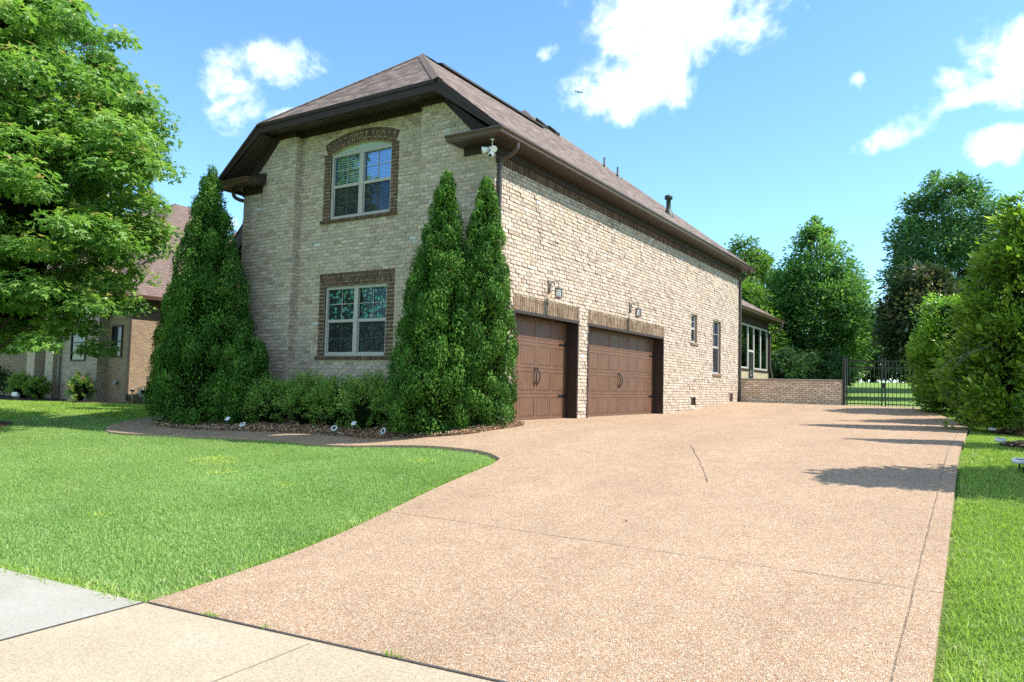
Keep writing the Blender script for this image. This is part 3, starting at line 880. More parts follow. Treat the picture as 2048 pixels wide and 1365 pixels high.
# ---- eaves: gutters, fascia, soffit, frieze
zc = 6.49; xc = EX-(zc-EAVE_Z)/SL; xl = -7.65+(zc-EAVE_Z)/SL
def rakez(x): return min(zc, roof_z(x), EAVE_Z+SL*(x+7.65))
mb = MB()
prof = [(EX-.01, EAVE_Z-.015), (xc, zc-.015), (xl, zc-.015), (-7.64, EAVE_Z-.015)]
th = .235
low = [(EX-.01-.02, EAVE_Z-.015-.10), (xc-.085, zc-th), (xl+.085, zc-th), (-7.62, EAVE_Z-.115)]
for k in range(3):
    a, b, c, d = prof[k], prof[k+1], low[k+1], low[k]
    y0, y1 = -.50, -.46
    mb.hexa([(d[0], y0, d[1]), (c[0], y0, c[1]), (c[0], y1, c[1]), (d[0], y1, d[1]), (a[0], y0, a[1]), (b[0], y0, b[1]), (b[0], y1, b[1]), (a[0], y1, a[1])], 0)
    # drip edge / crown strip, proud of the board
    e = .07
    n = Vector((b[0]-a[0], 0, b[1]-a[1])).normalized(); perp = Vector((n.z, 0, -n.x)) if (n.z*0 - n.x) < 0 else Vector((-n.z, 0, n.x))
    if perp.z > 0: perp = -perp
    a2 = Vector((a[0], 0, a[1]))+perp*e; b2 = Vector((b[0], 0, b[1]))+perp*e
    mb.hexa([(a2.x, -.522, a2.z), (b2.x, -.522, b2.z), (b2.x, -.502, b2.z), (a2.x, -.502, a2.z), (a[0], -.522, a[1]), (b[0], -.522, b[1]), (b[0], -.502, b[1]), (a[0], -.502, a[1])], 0)
mb.build('fascia', [M['trim']], house)
# gable soffit (follows the fascia, rises a little towards the wall) and frieze boards
mb = MB()
def sof(x): return (x, -.46)
fz = .235
pts = [(low[0][0]-.3, low[0][1]+.12), low[1], low[2], (low[3][0]+.3, low[3][1]+.12)]
for k in range(3):
    a, b = pts[k], pts[k+1]
    rise = .13 if k == 1 else .03
    mb.poly([(a[0], -.462, a[1]+.01), (a[0], .22, a[1]+(rise if k == 1 else .03)), (b[0], .22, b[1]+(rise if k == 1 else .03)), (b[0], -.462, b[1]+.01)], 0)
mb.build('soffit', [M['soffit']], house)
mb = MB()
# frieze on the pilasters (follows rake) and on the recessed centre
def fr_board(x0, z0, x1, z1, w0, w1, y, t=.03):
    mb.hexa([(x0, y-t, z0-w0), (x1, y-t, z1-w1), (x1, y, z1-w1), (x0, y, z0-w0), (x0, y-t, z0), (x1, y-t, z1), (x1, y, z1), (x0, y, z0)], 0)
fr_board(CX0+.005, 6.50, CX1-.005, 6.50, .27, .27, .185)
fr_board(CX1-.03, 6.45, -1.22, 6.45, .23, .23, -.012); fr_board(-5.98, 6.45, CX0+.03, 6.45, .23, .23, -.012)
fr_board(-1.22, 6.45, -.0, 5.40, .23, .38, -.012); fr_board(-7.2, 5.40, -5.98, 6.45, .38, .23, -.012)
# little side pieces closing the frieze at the pilaster returns
mb.box(CX0-.0, CX0+.03, -.04, .16, 6.22, 6.47, 0)
# boxed corner friezes under the returns and the right wall frieze
mb.box(-.68, .03, -.05, -.015, 5.05, 5.20, 0); mb.box(-7.23, -6.52, -.05, -.015, 5.05, 5.20, 0)
mb.box(.012, .055, -.05, WL+.02, 5.03, 5.20, 0)
mb.build('frieze', [M['trim']], house)
mb = MB()
mb.poly([(.055, -.45, 5.188), (EX-.06, -.45, 5.188), (EX-.06, 16.9, 5.188), (.055, 16.9, 5.188)][::-1], 0, uv=[(-.45, 0), (-.45, .4), (16.9, .4), (16.9, 0)][::-1])
mb.poly([(-.7, -.45, 5.19), (.054, -.45, 5.19), (.054, -.05, 5.19), (-.7, -.05, 5.19)][::-1], 0)
mb.poly([(-7.6, -.45, 5.19), (-6.4, -.45, 5.19), (-6.4, -.05, 5.19), (-7.6, -.05, 5.19)][::-1], 0)
mb.build('soffit', [M['soffit']], house)
# gutters: ogee profile swept along the eave, mitred round the front corner
def gutter_prof():
    return [(0., 0.), (.075, 0.), (.09, .025), (.088, .05), (.105, .085), (.118, .095), (.118, .125), (.108, .125), (.100, .105), (.0, .105)]
mb = MB()
pr = gutter_prof(); gz = 5.185
# right eave: outer direction +X; front return: outer direction -Y
gx = EX-.06; gy = -.44
A0 = [(gx+d, 16.98, gz+h) for d, h in pr]; A1 = [(gx+d, gy-d, gz+h) for d, h in pr]; A2 = [(-.66, gy-d, gz+h) for d, h in pr]
for k in range(len(pr)):
    j = (k+1) % len(pr)
    mb.poly([A0[k], A0[j], A1[j], A1[k]], 0, smooth=False); mb.poly([A1[k], A1[j], A2[j], A2[k]], 0)
mb.poly(A0, 0); mb.poly([(-.66-.06*(1-0), p[1], p[2]) for p in A2], 0)
A3 = [(-.66-(d-.0)*1.0, gy-d, gz+h) for d, h in pr]
for k in range(len(pr)):
    j = (k+1) % len(pr); mb.poly([A2[k], A2[j], A3[j], A3[k]], 0)
    mb.poly([A3[k], A3[j], (-.66-pr[j][0], gy+.3, gz+pr[j][1]), (-.66-pr[k][0], gy+.3, gz+pr[k][1])], 0)
mb.build('gutter', [M['gutter']], house)
mb = MB()
xm = -7.2-gx
A0 = [(xm-d, 3.2, gz+h) for d, h in pr]; A1 = [(xm-d, gy-d, gz+h) for d, h in pr]; A2 = [(-6.54, gy-d, gz+h) for d, h in pr]
A3 = [(-6.54+d, gy-d, gz+h) for d, h in pr]
for k in range(len(pr)):
    j = (k+1) % len(pr)
    mb.poly([A0[k], A0[j], A1[j], A1[k]], 0); mb.poly([A1[k], A1[j], A2[j], A2[k]], 0); mb.poly([A2[k], A2[j], A3[j], A3[k]], 0)
    mb.poly([A3[k], A3[j], (-6.54+pr[j][0], gy+.3, gz+pr[j][1]), (-6.54+pr[k][0], gy+.3, gz+pr[k][1])], 0)
mb.build('gutter', [M['gutter']], house)
# small shingled tops of the two boxed returns
for s in (0, 1):
    mb = MB()
    f = (lambda x: x) if s == 0 else (lambda x: -7.2-x)
    q = [(f(-.72), -.5, 5.30), (f(.38), -.5, 5.30), (f(.0), -.02, 5.58), (f(-.80), -.02, 5.50)]
    mb.poly(q if s == 0 else q[::-1], 0); q2 = [(f(-.72), -.5, 5.30), (f(-.80), -.02, 5.50), (f(-.80), -.02, 5.25), (f(-.72), -.5, 5.25)]
    mb.poly(q2, 0)
    mb.build('eave_return', [M['trim']], house)

# downspouts
def ds(path, name='downspout', r=.042, mat=None, parent=house):
    mb = MB(); path = [Vector(p) for p in path]
    sm = smooth3(path)
    mb.tube(sm, r, 8, 0)
    return mb.build(name, [mat or M['downspout']], parent)
def smooth3(p, it=2):
    for _ in range(it):
        q = [p[0]]
        for a, b in zip(p[:-1], p[1:]):
            L = (b-a).length; k = min(.25, .12/L if L > 0 else .25)
            q.append(a.lerp(b, k)); q.append(a.lerp(b, 1-k))
        q.append(p[-1]); p = q
    return p
ds([(.42, .12, 5.2), (.42, .12, 5.06), (.30, .11, 4.98), (.065, .10, 4.93), (.065, .10, 4.7), (.065, .10, .12), (.14, .10, .03)], r=.045)
ds([(.42, 16.48, 5.2), (.42, 16.48, 5.05), (.065, 16.5, 4.86), (.065, 16.5, 4.6), (.065, 16.5, .3)], r=.05)
ds([(-7.46, -.12, 5.2), (-7.46, -.11, 5.06), (-7.42, .02, 5.0), (-7.27, .12, 4.97), (-7.27, .12, 4.7), (-7.27, .12, -.3)], r=.045)

# ---- windows
def window(x0, x1, z0, z1, y, twin=True, blinds=False, pane_pattern=False, wide=.055):
    mb = MB(); d0, d1 = y-.045, y+.03
    w = wide
    mb.box(x0, x0+w, d0, d1, z0, z1); mb.box(x1-w, x1, d0, d1, z0, z1)
    mb.box(x0+w, x1-w, d0, d1, z1-w*1.2, z1); mb.box(x0+w, x1-w, d0-.015, d1, z0, z0+w)
    cols = [(x0+w, x1-w)]
    if twin:
        c = (x0+x1)/2; mb.box(c-.06, c+.06, d0-.004, d1, z0+w, z1-w*1.2)
        cols = [(x0+w, c-.06), (c+.06, x1-w)]
    zm = (z0+z1)/2+.01
    for a, b in cols:
        mb.box(a, b, y-.03, y+.02, zm-.04, zm+.025)       # meeting rail
        mb.box(a, a+.025, y-.015, y+.02, z0+w, zm-.04); mb.box(b-.025, b, y-.015, y+.02, z0+w, zm-.04)
        mb.box(a+.025, b-.025, y-.015, y+.02, z0+w, z0+w+.03)
    wn = mb.build('window', [M['cream']], house, bevel=.004)
    g = MB()
    for a, b in cols:
        g.poly([(a, y+.012, zm), (b, y+.012, zm), (b, y+.012, z1-w), (a, y+.012, z1-w)])
        g.poly([(a, y+.016, z0+w), (b, y+.016, z0+w), (b, y+.016, zm), (a, y+.016, zm)])
    g.build('pane', [M['glass_plain'] if pane_pattern else M['glass']], wn)
    g = MB()
    for a, b in cols:
        c = (a+b)/2
        g.box(c-.006, c+.006, y+.0, y+.009, zm+.025, z1-w*1.2); g.box(a, c-.006, y+.0, y+.009, (zm+z1)/2-.017, (zm+z1)/2-.005); g.box(c+.006, b, y+.0, y+.009, (zm+z1)/2-.017, (zm+z1)/2-.005)
        c0 = (z0+zm)/2
        g.box(c-.006, c+.006, y+.004, y+.013, z0+w+.03, zm-.04); g.box(a+.025, c-.006, y+.004, y+.013, c0-.006, c0+.006); g.box(c+.006, b-.025, y+.004, y+.013, c0-.006, c0+.006)
    g.build('grille', [M['cream']], wn)
    g = MB()
    for a, b in cols:
        g.poly([(a+.025, y-.008, z0+w+.03), (b-.025, y-.008, z0+w+.03), (b-.025, y-.008, zm-.04), (a+.025, y-.008, zm-.04)])
    g.build('screen', [M['screen']], wn)
    g = MB()
    g.box(x0+.01, x1-.01, y+.30, y+.32, z0, z1)
    g.build('room_backing', [M['room']], wn)
    if blinds:
        g = MB()
        for a, b in cols:
            z = z0+w+.03
            while z < z1-w-.02:
                g.poly([(a+.01, y+.05, z), (b-.01, y+.05, z), (b-.01, y+.068, z+.034), (a+.01, y+.068, z+.034)]); z += .05
        g.build('blind', [M['blind']], wn)
    if pane_pattern:
        g = MB()
        for a, b in cols:
            g.poly([(a, y+.028, z0+w), (b, y+.028, z0+w), (b, y+.028, z1-w), (a, y+.028, z1-w)])
        g.build('pane_pattern', [M['pane_pattern']], wn)
    return wn
uw = window(UF[0], UF[1], UF[2], 5.72, .285, blinds=True)
mb = MB(); cx, cz = ARC_C; hw = (UF[1]-UF[0])/2
pts = [(UF[0], .27, 5.725)] + [(UF[1], .27, 5.725)] + [(cx+hw*math.cos(math.pi*k/20), .27, max(5.725, cz+math.sqrt(R_IN**2-(hw*math.cos(math.pi*k/20))**2))) for k in range(0, 21)]
mb.poly(pts[1:] if False else [pts[0], pts[1]]+[p for p in pts[2:] if p[2] > 5.726], 0)
mb.build('arch_panel', [M['tympanum']], uw)
window(LF[0], LF[1], LF[2]+.005, LF[3]-.005, .285, pane_pattern=True)

# side-wall windows: plane X = -.09 behind the brick face, u = Y
def side_window(y0, y1, z0, z1, X=-.085, blinds=True):
    mb = MB(); w = .05
    mb.box(X-.03, X+.03, y0, y0+w, z0, z1); mb.box(X-.03, X+.03, y1-w, y1, z0, z1)
    mb.box(X-.03, X+.03, y0+w, y1-w, z1-w, z1); mb.box(X-.03, X+.04, y0+w, y1-w, z0, z0+w)
    zm = (z0+z1)/2
    mb.box(X-.02, X+.022, y0+w, y1-w, zm-.035, zm+.035)
    wn = mb.build('window', [M['cream']], house, bevel=.004)
    g = MB(); g.poly([(X-.008, y0+w, z0+w), (X-.008, y1-w, z0+w), (X-.008, y1-w, z1-w), (X-.008, y0+w, z1-w)]); g.build('pane', [M['glass']], wn)
    g = MB(); c = (y0+y1)/2; q = (zm+z1)/2
    g.box(X-.007, X+.004, c-.008, c+.008, zm+.035, z1-w); g.box(X-.007, X+.004, y0+w, c-.008, q-.008, q+.008); g.box(X-.007, X+.004, c+.008, y1-w, q-.008, q+.008)
    g.build('grille', [M['cream']], wn)
    g = MB(); g.poly([(X+.012, y0+w, z0+w), (X+.012, y1-w, z0+w), (X+.012, y1-w, zm-.035), (X+.012, y0+w, zm-.035)]); g.build('screen', [M['screen']], wn)
    g = MB(); g.box(X-.3, X-.28, y0, y1, z0, z1); g.build('room_backing', [M['room']], wn)
    if blinds:
        g = MB(); z = z0+w+.01
        while z < z1-w-.02:
            g.poly([(X-.04, y0+w, z), (X-.04, y1-w, z), (X-.075, y1-w, z+.03), (X-.075, y0+w, z+.03)]); z += .043
        g.build('blind', [M['blind']], wn)
    # brick reveals and sloping rowlock sill
    s = MB(); r = random.Random(int(y0*10))
    for yy, flip in ((y0, 0), (y1, 1)):
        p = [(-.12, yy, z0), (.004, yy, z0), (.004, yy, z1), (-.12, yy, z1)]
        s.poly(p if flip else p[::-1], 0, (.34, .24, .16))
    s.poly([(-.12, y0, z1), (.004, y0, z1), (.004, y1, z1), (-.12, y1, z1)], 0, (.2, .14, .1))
    n = max(3, round((y1-y0+.1)/.085)); ww = (y1-y0+.1)/n
    for k in range(n):
        a = y0-.05+k*ww+.004; b = a+ww-.008; c = head_col(r)
        s.hexa([(-.1, a, z0-.075), (.055, a, z0-.085), (.055, b, z0-.085), (-.1, b, z0-.075), (-.1, a, z0+.002), (.055, a, z0-.022), (.055, b, z0-.022), (-.1, b, z0+.002)], 0, c)
    s.build('sill', [M['brick']], wn)
side_window(*W1); side_window(*W2)
# foundation vents
for (a, b, c, d, depth, mt) in ((*V1, -.06, 'downspout'), (*V1b, .02, 'concrete_cap'), (*V2, .035, 'downspout')):
    mb = MB()
    if depth < 0:
        mb.box(depth-.02, depth, a, b, c, d); mb.box(depth, .0, a, a+.012, c, d); mb.box(depth, .0, b-.012, b, c, d); mb.box(depth, 0., a, b, d-.012, d)
        for k in range(6):
            z = c+(d-c)*(k+.5)/6; mb.hexa([(depth, a+.02, z-.012), (depth+.025, a+.02, z-.02), (depth+.025, b-.02, z-.02), (depth, b-.02, z-.012), (depth, a+.02, z+.006), (depth+.025, a+.02, z-.004), (depth+.025, b-.02, z-.004), (depth, b-.02, z+.006)])
    else:
        mb.box(.0, depth, a, b, c, d)
        for k in range(5):
            z = c+(d-c)*(k+.6)/5.6; mb.box(depth, depth+.008, a+.03, b-.03, z-.014, z+.006)
    mb.build('foundation_vent', [M[mt]], house)

# ---- garage doors
DX = -.26
def garage_door(y0, y1, ncol, hinge_left=True):
    z0, z1 = 0.0, 2.17
    cas = MB(); t = .03
    cas.box(DX-.05, .02, y0, y0+t, z0, z1-t); cas.box(DX-.05, .02, y1-t, y1, z0, z1-t); cas.box(DX-.05, .02, y0, y1, z1-t, z1)
    # face trim around the opening
    cas.box(.02, .032, y0-.0, y0+.06, z0, z1-.06); cas.box(.02, .032, y1-.06, y1, z0, z1-.06); cas.box(.02, .036, y0, y1, z1-.06, z1)
    # weather stop next to the door
    cas.box(DX+.012, DX+.03, y0+t, y0+.075, z0, z1-.075); cas.box(DX+.012, DX+.03, y1-.075, y1-t, z0, z1-.075); cas.box(DX+.012, DX+.03, y0+t, y1-t, z1-.075, z1-t)
    cas.build('door_casing', [M['casing']], house, bevel=.004)
    mb = MB()
    a, b = y0+t, y1-t; zz1 = z1-t; n = 4; h = (zz1-z0)/n
    cw = (b-a)/ncol
    for s in range(n):
        c, d = z0+s*h+.004, z0+(s+1)*h-.004
        mb.box(DX-.05, DX-.012, a, b, c-.004, d+.004)          # backing slab
        fr = .075
        # stiles and rails of the section, panels stand back
        mb.box(DX-.012, DX, a, b, c, c+.06); mb.box(DX-.012, DX, a, b, d-.06, d)
        for k in range(ncol+1):
            yc = a+k*cw; w0 = max(a, yc-.045); w1 = min(b, yc+.045)
            mb.box(DX-.012, DX, w0, w1, c+.06, d-.06)
        for k in range(ncol):
            p0, p1 = a+k*cw+.045, a+(k+1)*cw-.045
            q0, q1 = c+.06, d-.06
            # raised moulding line round the panel
            for (e0, e1, f0, f1) in ((p0, p1, q0, q0+.012), (p0, p1, q1-.012, q1), (p0, p0+.012, q0+.012, q1-.012), (p1-.012, p1, q0+.012, q1-.012)):
                mb.box(DX-.012, DX+.004, e0, e1, f0, f1)
            # vertical planks
            m = 6; pw = (p1-p0-.036)/m
            for i in range(m):
                mb.box(DX-.012, DX-.002, p0+.018+i*pw+.0025, p0+.018+(i+1)*pw-.0025, q0+.02, q1-.02)
    mb.box(DX-.045, DX-.006, a, b, -.02, .012, 1)
    dr = mb.build('garage_door', [M['door'], M['black_metal']], house)
    cy = (y0+y1)/2
    for s in (-1, 1):
        hb = MB(); yc = cy+s*.055
        pts = [Vector((DX+.008, yc, .745)), Vector((DX+.035, yc, .765)), Vector((DX+.06, yc+s*.012, .85)), Vector((DX+.068, yc+s*.016, .9)), Vector((DX+.06, yc+s*.012, .95)), Vector((DX+.035, yc, 1.035)), Vector((DX+.008, yc, 1.055))]
        hb.tube(smooth3(pts, 2), .012, 8)
        for z in (.73, 1.06):
            hb.box(DX+.003, DX+.012, yc-.022, yc+.022, z-.03, z+.03)
        hb.build('handle', [M['black_metal']], dr, bevel=.003)
    for yy, s in ((a+.02, 1), (b-.02, -1)):
        for z in (.49, 1.625):
            g = MB()
            g.poly([(DX+.012, yy, z-.035), (DX+.012, yy+s*.26, z-.018), (DX+.012, yy+s*.31, z-.03), (DX+.012, yy+s*.36, z), (DX+.012, yy+s*.31, z+.03), (DX+.012, yy+s*.26, z+.018), (DX+.012, yy, z+.035)][::s])
            v = g.v[:]; k = len(v)
            for i in range(k):
                p, q = v[i], v[(i+1) % k]; g.poly([p, q, (DX+.001, q[1], q[2]), (DX+.001, p[1], p[2])])
            g.build('hinge', [M['black_metal']], dr)
M['casing'] = simple('brown_door_casing', (.034, .019, .014), .5, var=.1)
garage_door(D1[0], D1[1], 4); garage_door(D2[0], D2[1], 8)

# ---- wing to the left behind the arborvitae: a lower gable
mb = MB()
GX0, GX1, GY = -11.75, -7.2, 3.5
mb.poly([(GX0, GY, -.5), (GX1, GY, -.5), (GX1, GY, 6.2), (-9.3, GY, 6.6), (GX0, GY, 4.4)], 0)
mb.poly([(GX0, 14, -.5), (GX0, GY, -.5), (GX0, GY, 4.4), (GX0, 14, 4.4)], 0)
mb.build('wall', [M['brick_plain']], house)
mb = MB()
for (a, b) in (((-12.25, 4.25), (-9.3, 7.35)), ((-9.3, 7.35), (-7.3, 5.3))):
    mb.hexa([(a[0], 3.0, a[1]-.55), (b[0], 3.0, b[1]-.55), (b[0], 3.06, b[1]-.55), (a[0], 3.06, a[1]-.55), (a[0], 3.0, a[1]), (b[0], 3.0, b[1]), (b[0], 3.06, b[1]), (a[0], 3.06, a[1])], 0)
    mb.poly([(a[0], 3.06, a[1]-.24), (a[0], GY, a[1]-.24), (b[0], GY, b[1]-.24), (b[0], 3.06, b[1]-.24)], 0)
mb.build('fascia', [M['trim']], house)
mb = MB()
mb.poly([(-12.25, 2.98, 4.26), (-9.3, 2.98, 7.37), (-9.3, 12, 7.37), (-12.25, 12, 4.26)], 0); mb.poly([(-9.3, 2.98, 7.37), (-7.3, 2.98, 5.3), (-7.3, 9, 5.3), (-9.3, 9, 7.37)], 0)
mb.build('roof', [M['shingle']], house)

# ---- sunroom behind the main block
SX = -.6
mb = MB()
mb.poly([(SX, 16.6, -.2), (SX, 20.2, -.2), (SX, 20.2, 1.55), (SX, 16.6, 1.55)], 0); mb.poly([(SX, 21.1, -.2), (SX, 23.75, -.2), (SX, 23.75, 1.55), (SX, 21.1, 1.55)], 0)
mb.poly([(SX, 23.75, -.2), (-6, 23.75, -.2), (-6, 23.75, 1.55), (SX, 23.75, 1.55)], 0)
mb.build('wall', [M['brick_plain']], house)
mb = MB()
mb.box(SX-.12, SX+.01, 16.6, 23.75, 3.5, 3.95); mb.box(SX-.12, SX+.015, 23.45, 23.76, 1.55, 3.5); mb.box(SX-.12, SX+.03, 16.6, 20.2, 1.552, 1.64); mb.box(SX-.12, SX+.03, 21.1, 23.45, 1.552, 1.64)
mb.box(-6, SX-.12, 23.6, 23.74, 1.55, 3.95)
mb.build('sunroom_trim', [M['trim']], house)
edges = [16.7, 18.95, 20.15, 21.1, 22.25, 23.45]
for a, b in zip(edges[:-1], edges[1:]):
    is_door = (a == 20.15)
    w = MB(); z0 = 1.64 if not is_door else .3; z1 = 3.5; f = .07
    w.box(SX-.06, SX+.012, a, a+f, z0, z1); w.box(SX-.06, SX+.012, b-f, b, z0, z1); w.box(SX-.06, SX+.012, a+f, b-f, z1-f, z1)
    if not is_door: w.box(SX-.06, SX+.02, a+f, b-f, z0, z0+f)
    else: w.box(SX-.06, SX+.016, a+f, b-f, 2.36, 2.36+.09)
    wn = w.build('window' if not is_door else 'door', [M['cream']], house, bevel=.004)
    g = MB(); g.poly([(SX-.02, a+f, z0+(0 if is_door else f)), (SX-.02, b-f, z0+(0 if is_door else f)), (SX-.02, b-f, z1-f), (SX-.02, a+f, z1-f)]); g.build('pane', [M['glass_dark']], wn)
    if is_door:
        g = MB(); g.box(SX-.012, SX-.006, a+f, b-f, .32, 2.36); g.build('screen', [M['black_metal']], wn)
        g = MB()
        for k in range(9):
            an = k*.7; rr = .10+.02*(k % 3)
            g.tube([(SX+.02, 20.62+rr*math.cos(an+.2*i), 1.45+rr*math.sin(an+.2*i)*.9) for i in range(6)], .007, 5)
        g.build('scroll_ornament', [M['cream']], wn)
mb = MB(); mb.box(-3.2, -3.1, 16.7, 23.5, -.2, 3.6); mb.build('room_backing', [M['room']], house)
mb = MB()
ez = 3.98; ex = -.08
pk = (-5.2, 19.0, ez+.62*(5.2+ex))
mb.poly([(ex, 16.65, ez), (ex, 24.25, ez), pk, (-5.2, 16.65, pk[2])], 0); mb.poly([(ex, 24.25, ez), (-10, 24.25, ez), pk], 0)
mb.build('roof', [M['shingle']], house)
mb = MB()
mb.poly([(SX, 16.6, ez-.1), (ex-.02, 16.6, ez-.1), (ex-.02, 24.2, ez-.1), (SX, 24.2, ez-.1)][::-1], 0)
mb.build('soffit', [M['soffit']], house)
mb = MB()
mb.extrude([(ex-.03+d, 16.62, ez-.125+h) for d, h in pr], (0, 7.7, 0), 0); mb.extrude([(ex-.06, 24.22, ez-.12), (ex+.08, 24.22, ez-.12), (ex+.08, 24.30, ez), (ex-.06, 24.30, ez)], (-6, 0, 0), 0)
mb.build('gutter', [M['gutter']], house)
ds([(ex+.03, 23.95, ez-.1), (ex+.03, 23.95, ez-.35), (SX+.06, 23.72, ez-.62), (SX+.06, 23.7, 1.75), (SX+.16, 23.72, 1.5), (SX+.16, 23.72, .4)], r=.05)

# ------------------------------------------------------------------ small things on and around the house
def lantern(loc, label):
    t = thing('wall_lantern', label, 'lamp', loc, 0, 'lanterns above the garage doors')
    mb = MB(); mb.hexa([(0.01, -.05, -.11), (.03, -.05, -.11), (.03, .05, -.11), (.01, .05, -.11), (.01, -.06, .10), (.03, -.06, .10), (.03, .06, .10), (.01, .06, .10)])
    mb.lathe([(.0, .0), (.035, .01), (.05, .05), (.0, .06)], (.02, 0, -.17), 10)
    mb.build('backplate', [M['bronze']], t, bevel=.008)
    mb = MB()
    sp = [(.03, 0, -.02), (.06, 0, .05), (.12, 0, .085), (.19, 0, .07), (.235, 0, .03), (.24, 0, -.005)]
    mb.tube(smooth3([Vector(p) for p in sp]), .011, 7)
    cur = [(.05+.045*math.cos(a)*(1-a/9), 0, -.045+.045*math.sin(a)*(1-a/9)) for a in np.linspace(0, 6, 16)]
    mb.tube(cur, .009, 6)
    cur = [(.135+.04*math.cos(a)*(1-a/9), 0, .03+.035*math.sin(a)*(1-a/9)) for a in np.linspace(1.5, 7.5, 16)]
    mb.tube(cur, .008, 6)
    cur = [(.25-.03*math.cos(a)*(1-a/8), 0, .06+.03*math.sin(a)*(1-a/8)) for a in np.linspace(0, 5, 14)]
    mb.tube(cur, .007, 6)
    mb.build('scroll_arm', [M['bronze']], t)
    mb = MB(); c = (.24, 0, 0)
    mb.lathe([(.0, .0), (.012, -.005), (.015, -.03), (.055, -.05), (.095, -.085), (.1, -.095), (.09, -.098), (0, -.098)], c, 16)
    mb.lathe([(.0, -.30), (.02, -.295), (.075, -.285), (.085, -.275), (.085, -.265), (0, -.265)], c, 16)
    for k in range(6):
        a = k*math.pi/3+.3; mb.tube([(.24+.078*math.cos(a), .078*math.sin(a), -.098), (.24+.075*math.cos(a), .075*math.sin(a), -.27)], .004, 5)
    mb.build('lantern_frame', [M['bronze']], t)
    mb = MB(); mb.lathe([(.07, -.265), (.072, -.18), (.07, -.1)], c, 18); mb.build('glass_shade', [M['lamp_glass']], t)
    mb = MB(); mb.lathe([(.0, -.265), (.013, -.262), (.013, -.19), (.006, -.17), (0, -.16)], c, 8); mb.build('candle', [M['white_plastic']], t)
    return t
M['lamp_glass'] = glass_mat('lamp_glass', (.9, .92, .9), .92, .05)
l1 = lantern((0.012, 2.12, 2.81), 'bronze scroll-arm lantern on brick above the single garage door')
l2 = copy_tree(l1); l2.location = (.012, 6.34, 2.81); l2['label'] = 'bronze scroll-arm lantern on brick above the double garage door'

fl = thing('security_floodlight', 'white twin-head security camera light hanging under the corner eave', 'security light', (.13, -.28, 5.18))
mb = MB(); mb.tube([(0, 0, 0), (0, 0, -.16)], .008, 6); mb.lathe([(0, 0), (.04, 0), (.04, -.012), (0, -.02)], (0, 0, 0), 12); mb.build('stem', [M['white_plastic']], fl)
mb = MB(); mb.tube([(.03, -.02, -.2), (-.02, -.02, -.165), (-.05, .0, -.15)], .03, 10); mb.build('bracket', [M['white_plastic']], fl)
for (a, b) in (((-.05, -.01, -.18), (-.15, -.10, -.215)), ((.02, .0, -.15), (.07, -.05, -.21))):
    mb = MB(); a = Vector(a); b = Vector(b); d = (b-a)
    mb.tube([a, a+d*.3, a+d*.8, b, b+d*.02], [.02, .045, .062, .064, .05], 14); mb.build('lamp_head', [M['white_plastic']], fl)
mb = MB(); mb.tube([(.0, -.01, -.22), (.0, -.01, -.24), (.005, -.03, -.285), (.01, -.06, -.31), (.012, -.075, -.32)], [.02, .045, .055, .05, .035], 12); mb.build('camera', [M['white_plastic']], fl)
mb = MB(); mb.tube([(.012, -.072, -.318), (.016, -.088, -.33)], [.03, .026], 12); mb.build('lens', [M['black_metal']], fl)

# low brick retaining wall
rw = thing('retaining_wall', 'low tan brick wall with thin cap between house corner and gate', 'wall', (0, 16.6, 0))
mb = MB(); r = random.Random(91)
def rw_col(r):
    c = r.choice([(.76, .63, .48), (.69, .56, .42), (.80, .68, .53), (.63, .51, .38)]); k = r.uniform(.9, 1.1); return tuple(x*k for x in c)
mb.box(.10, 3.55, .0, .2, .05, 1.135, 1)
old = CRS, BL
CRS, BL = .0735, .215
mbz = []
brick_field(mb, (.1, 0, 0), (1, 0, 0), (0, -1, 0), 3.45, .25, 1.125, [], None, 92, rw_col, .011)
brick_field(mb, (3.55, 0, 0), (0, 1, 0), (1, 0, 0), .2, .25, 1.125, [], None, 93, rw_col, .011)
CRS, BL = old
mb.build('brickwork', [M['brick'], M['mortar_dark']], rw)
mb = MB(); mb.box(.08, 3.60, -.04, .24, 1.137, 1.175); mb.build('cap', [M['concrete_cap']], rw, bevel=.006)

# iron gate
gt = thing('iron_gate', 'black iron double picket gate closing the driveway end', 'gate', (3.62, 16.6, .3))
for x, s, h in ((.0, .045, 1.6), (3.5, .045, 1.6)):
    mb = MB(); mb.box(x-s, x+s, -s, s, -.1, h); mb.hexa([(x-s-.01, -s-.01, h), (x+s+.01, -s-.01, h), (x+s+.01, s+.01, h), (x-s-.01, s+.01, h), (x-.01, -.01, h+.06), (x+.01, -.01, h+.06), (x+.01, .01, h+.06), (x-.01, .01, h+.06)])
    mb.build('post', [M['black_metal']], gt)
for (a, b) in ((.07, 1.20), (1.26, 3.42)):
    mb = MB()
    mb.box(a, a+.045, -.022, .022, -.02, 1.62); mb.box(b-.045, b, -.022, .022, -.02, 1.62)
    for z in (.05, .30-.2, 1.28, 1.5):
        if z == .30-.2: continue
        mb.box(a+.045, b-.045, -.016, .016, z, z+.035)
    n = int((b-a)/.115); w = (b-a)/n
    for k in range(1, n):
        x = a+k*w; mb.box(x-.0085, x+.0085, -.0085, .0085, .0, 1.56)
    mb.build('gate_leaf', [M['black_metal']], gt)
mb = MB(); mb.box(1.19, 1.27, -.035, .035, .62, .78); mb.build('latch', [M['black_metal']], gt)

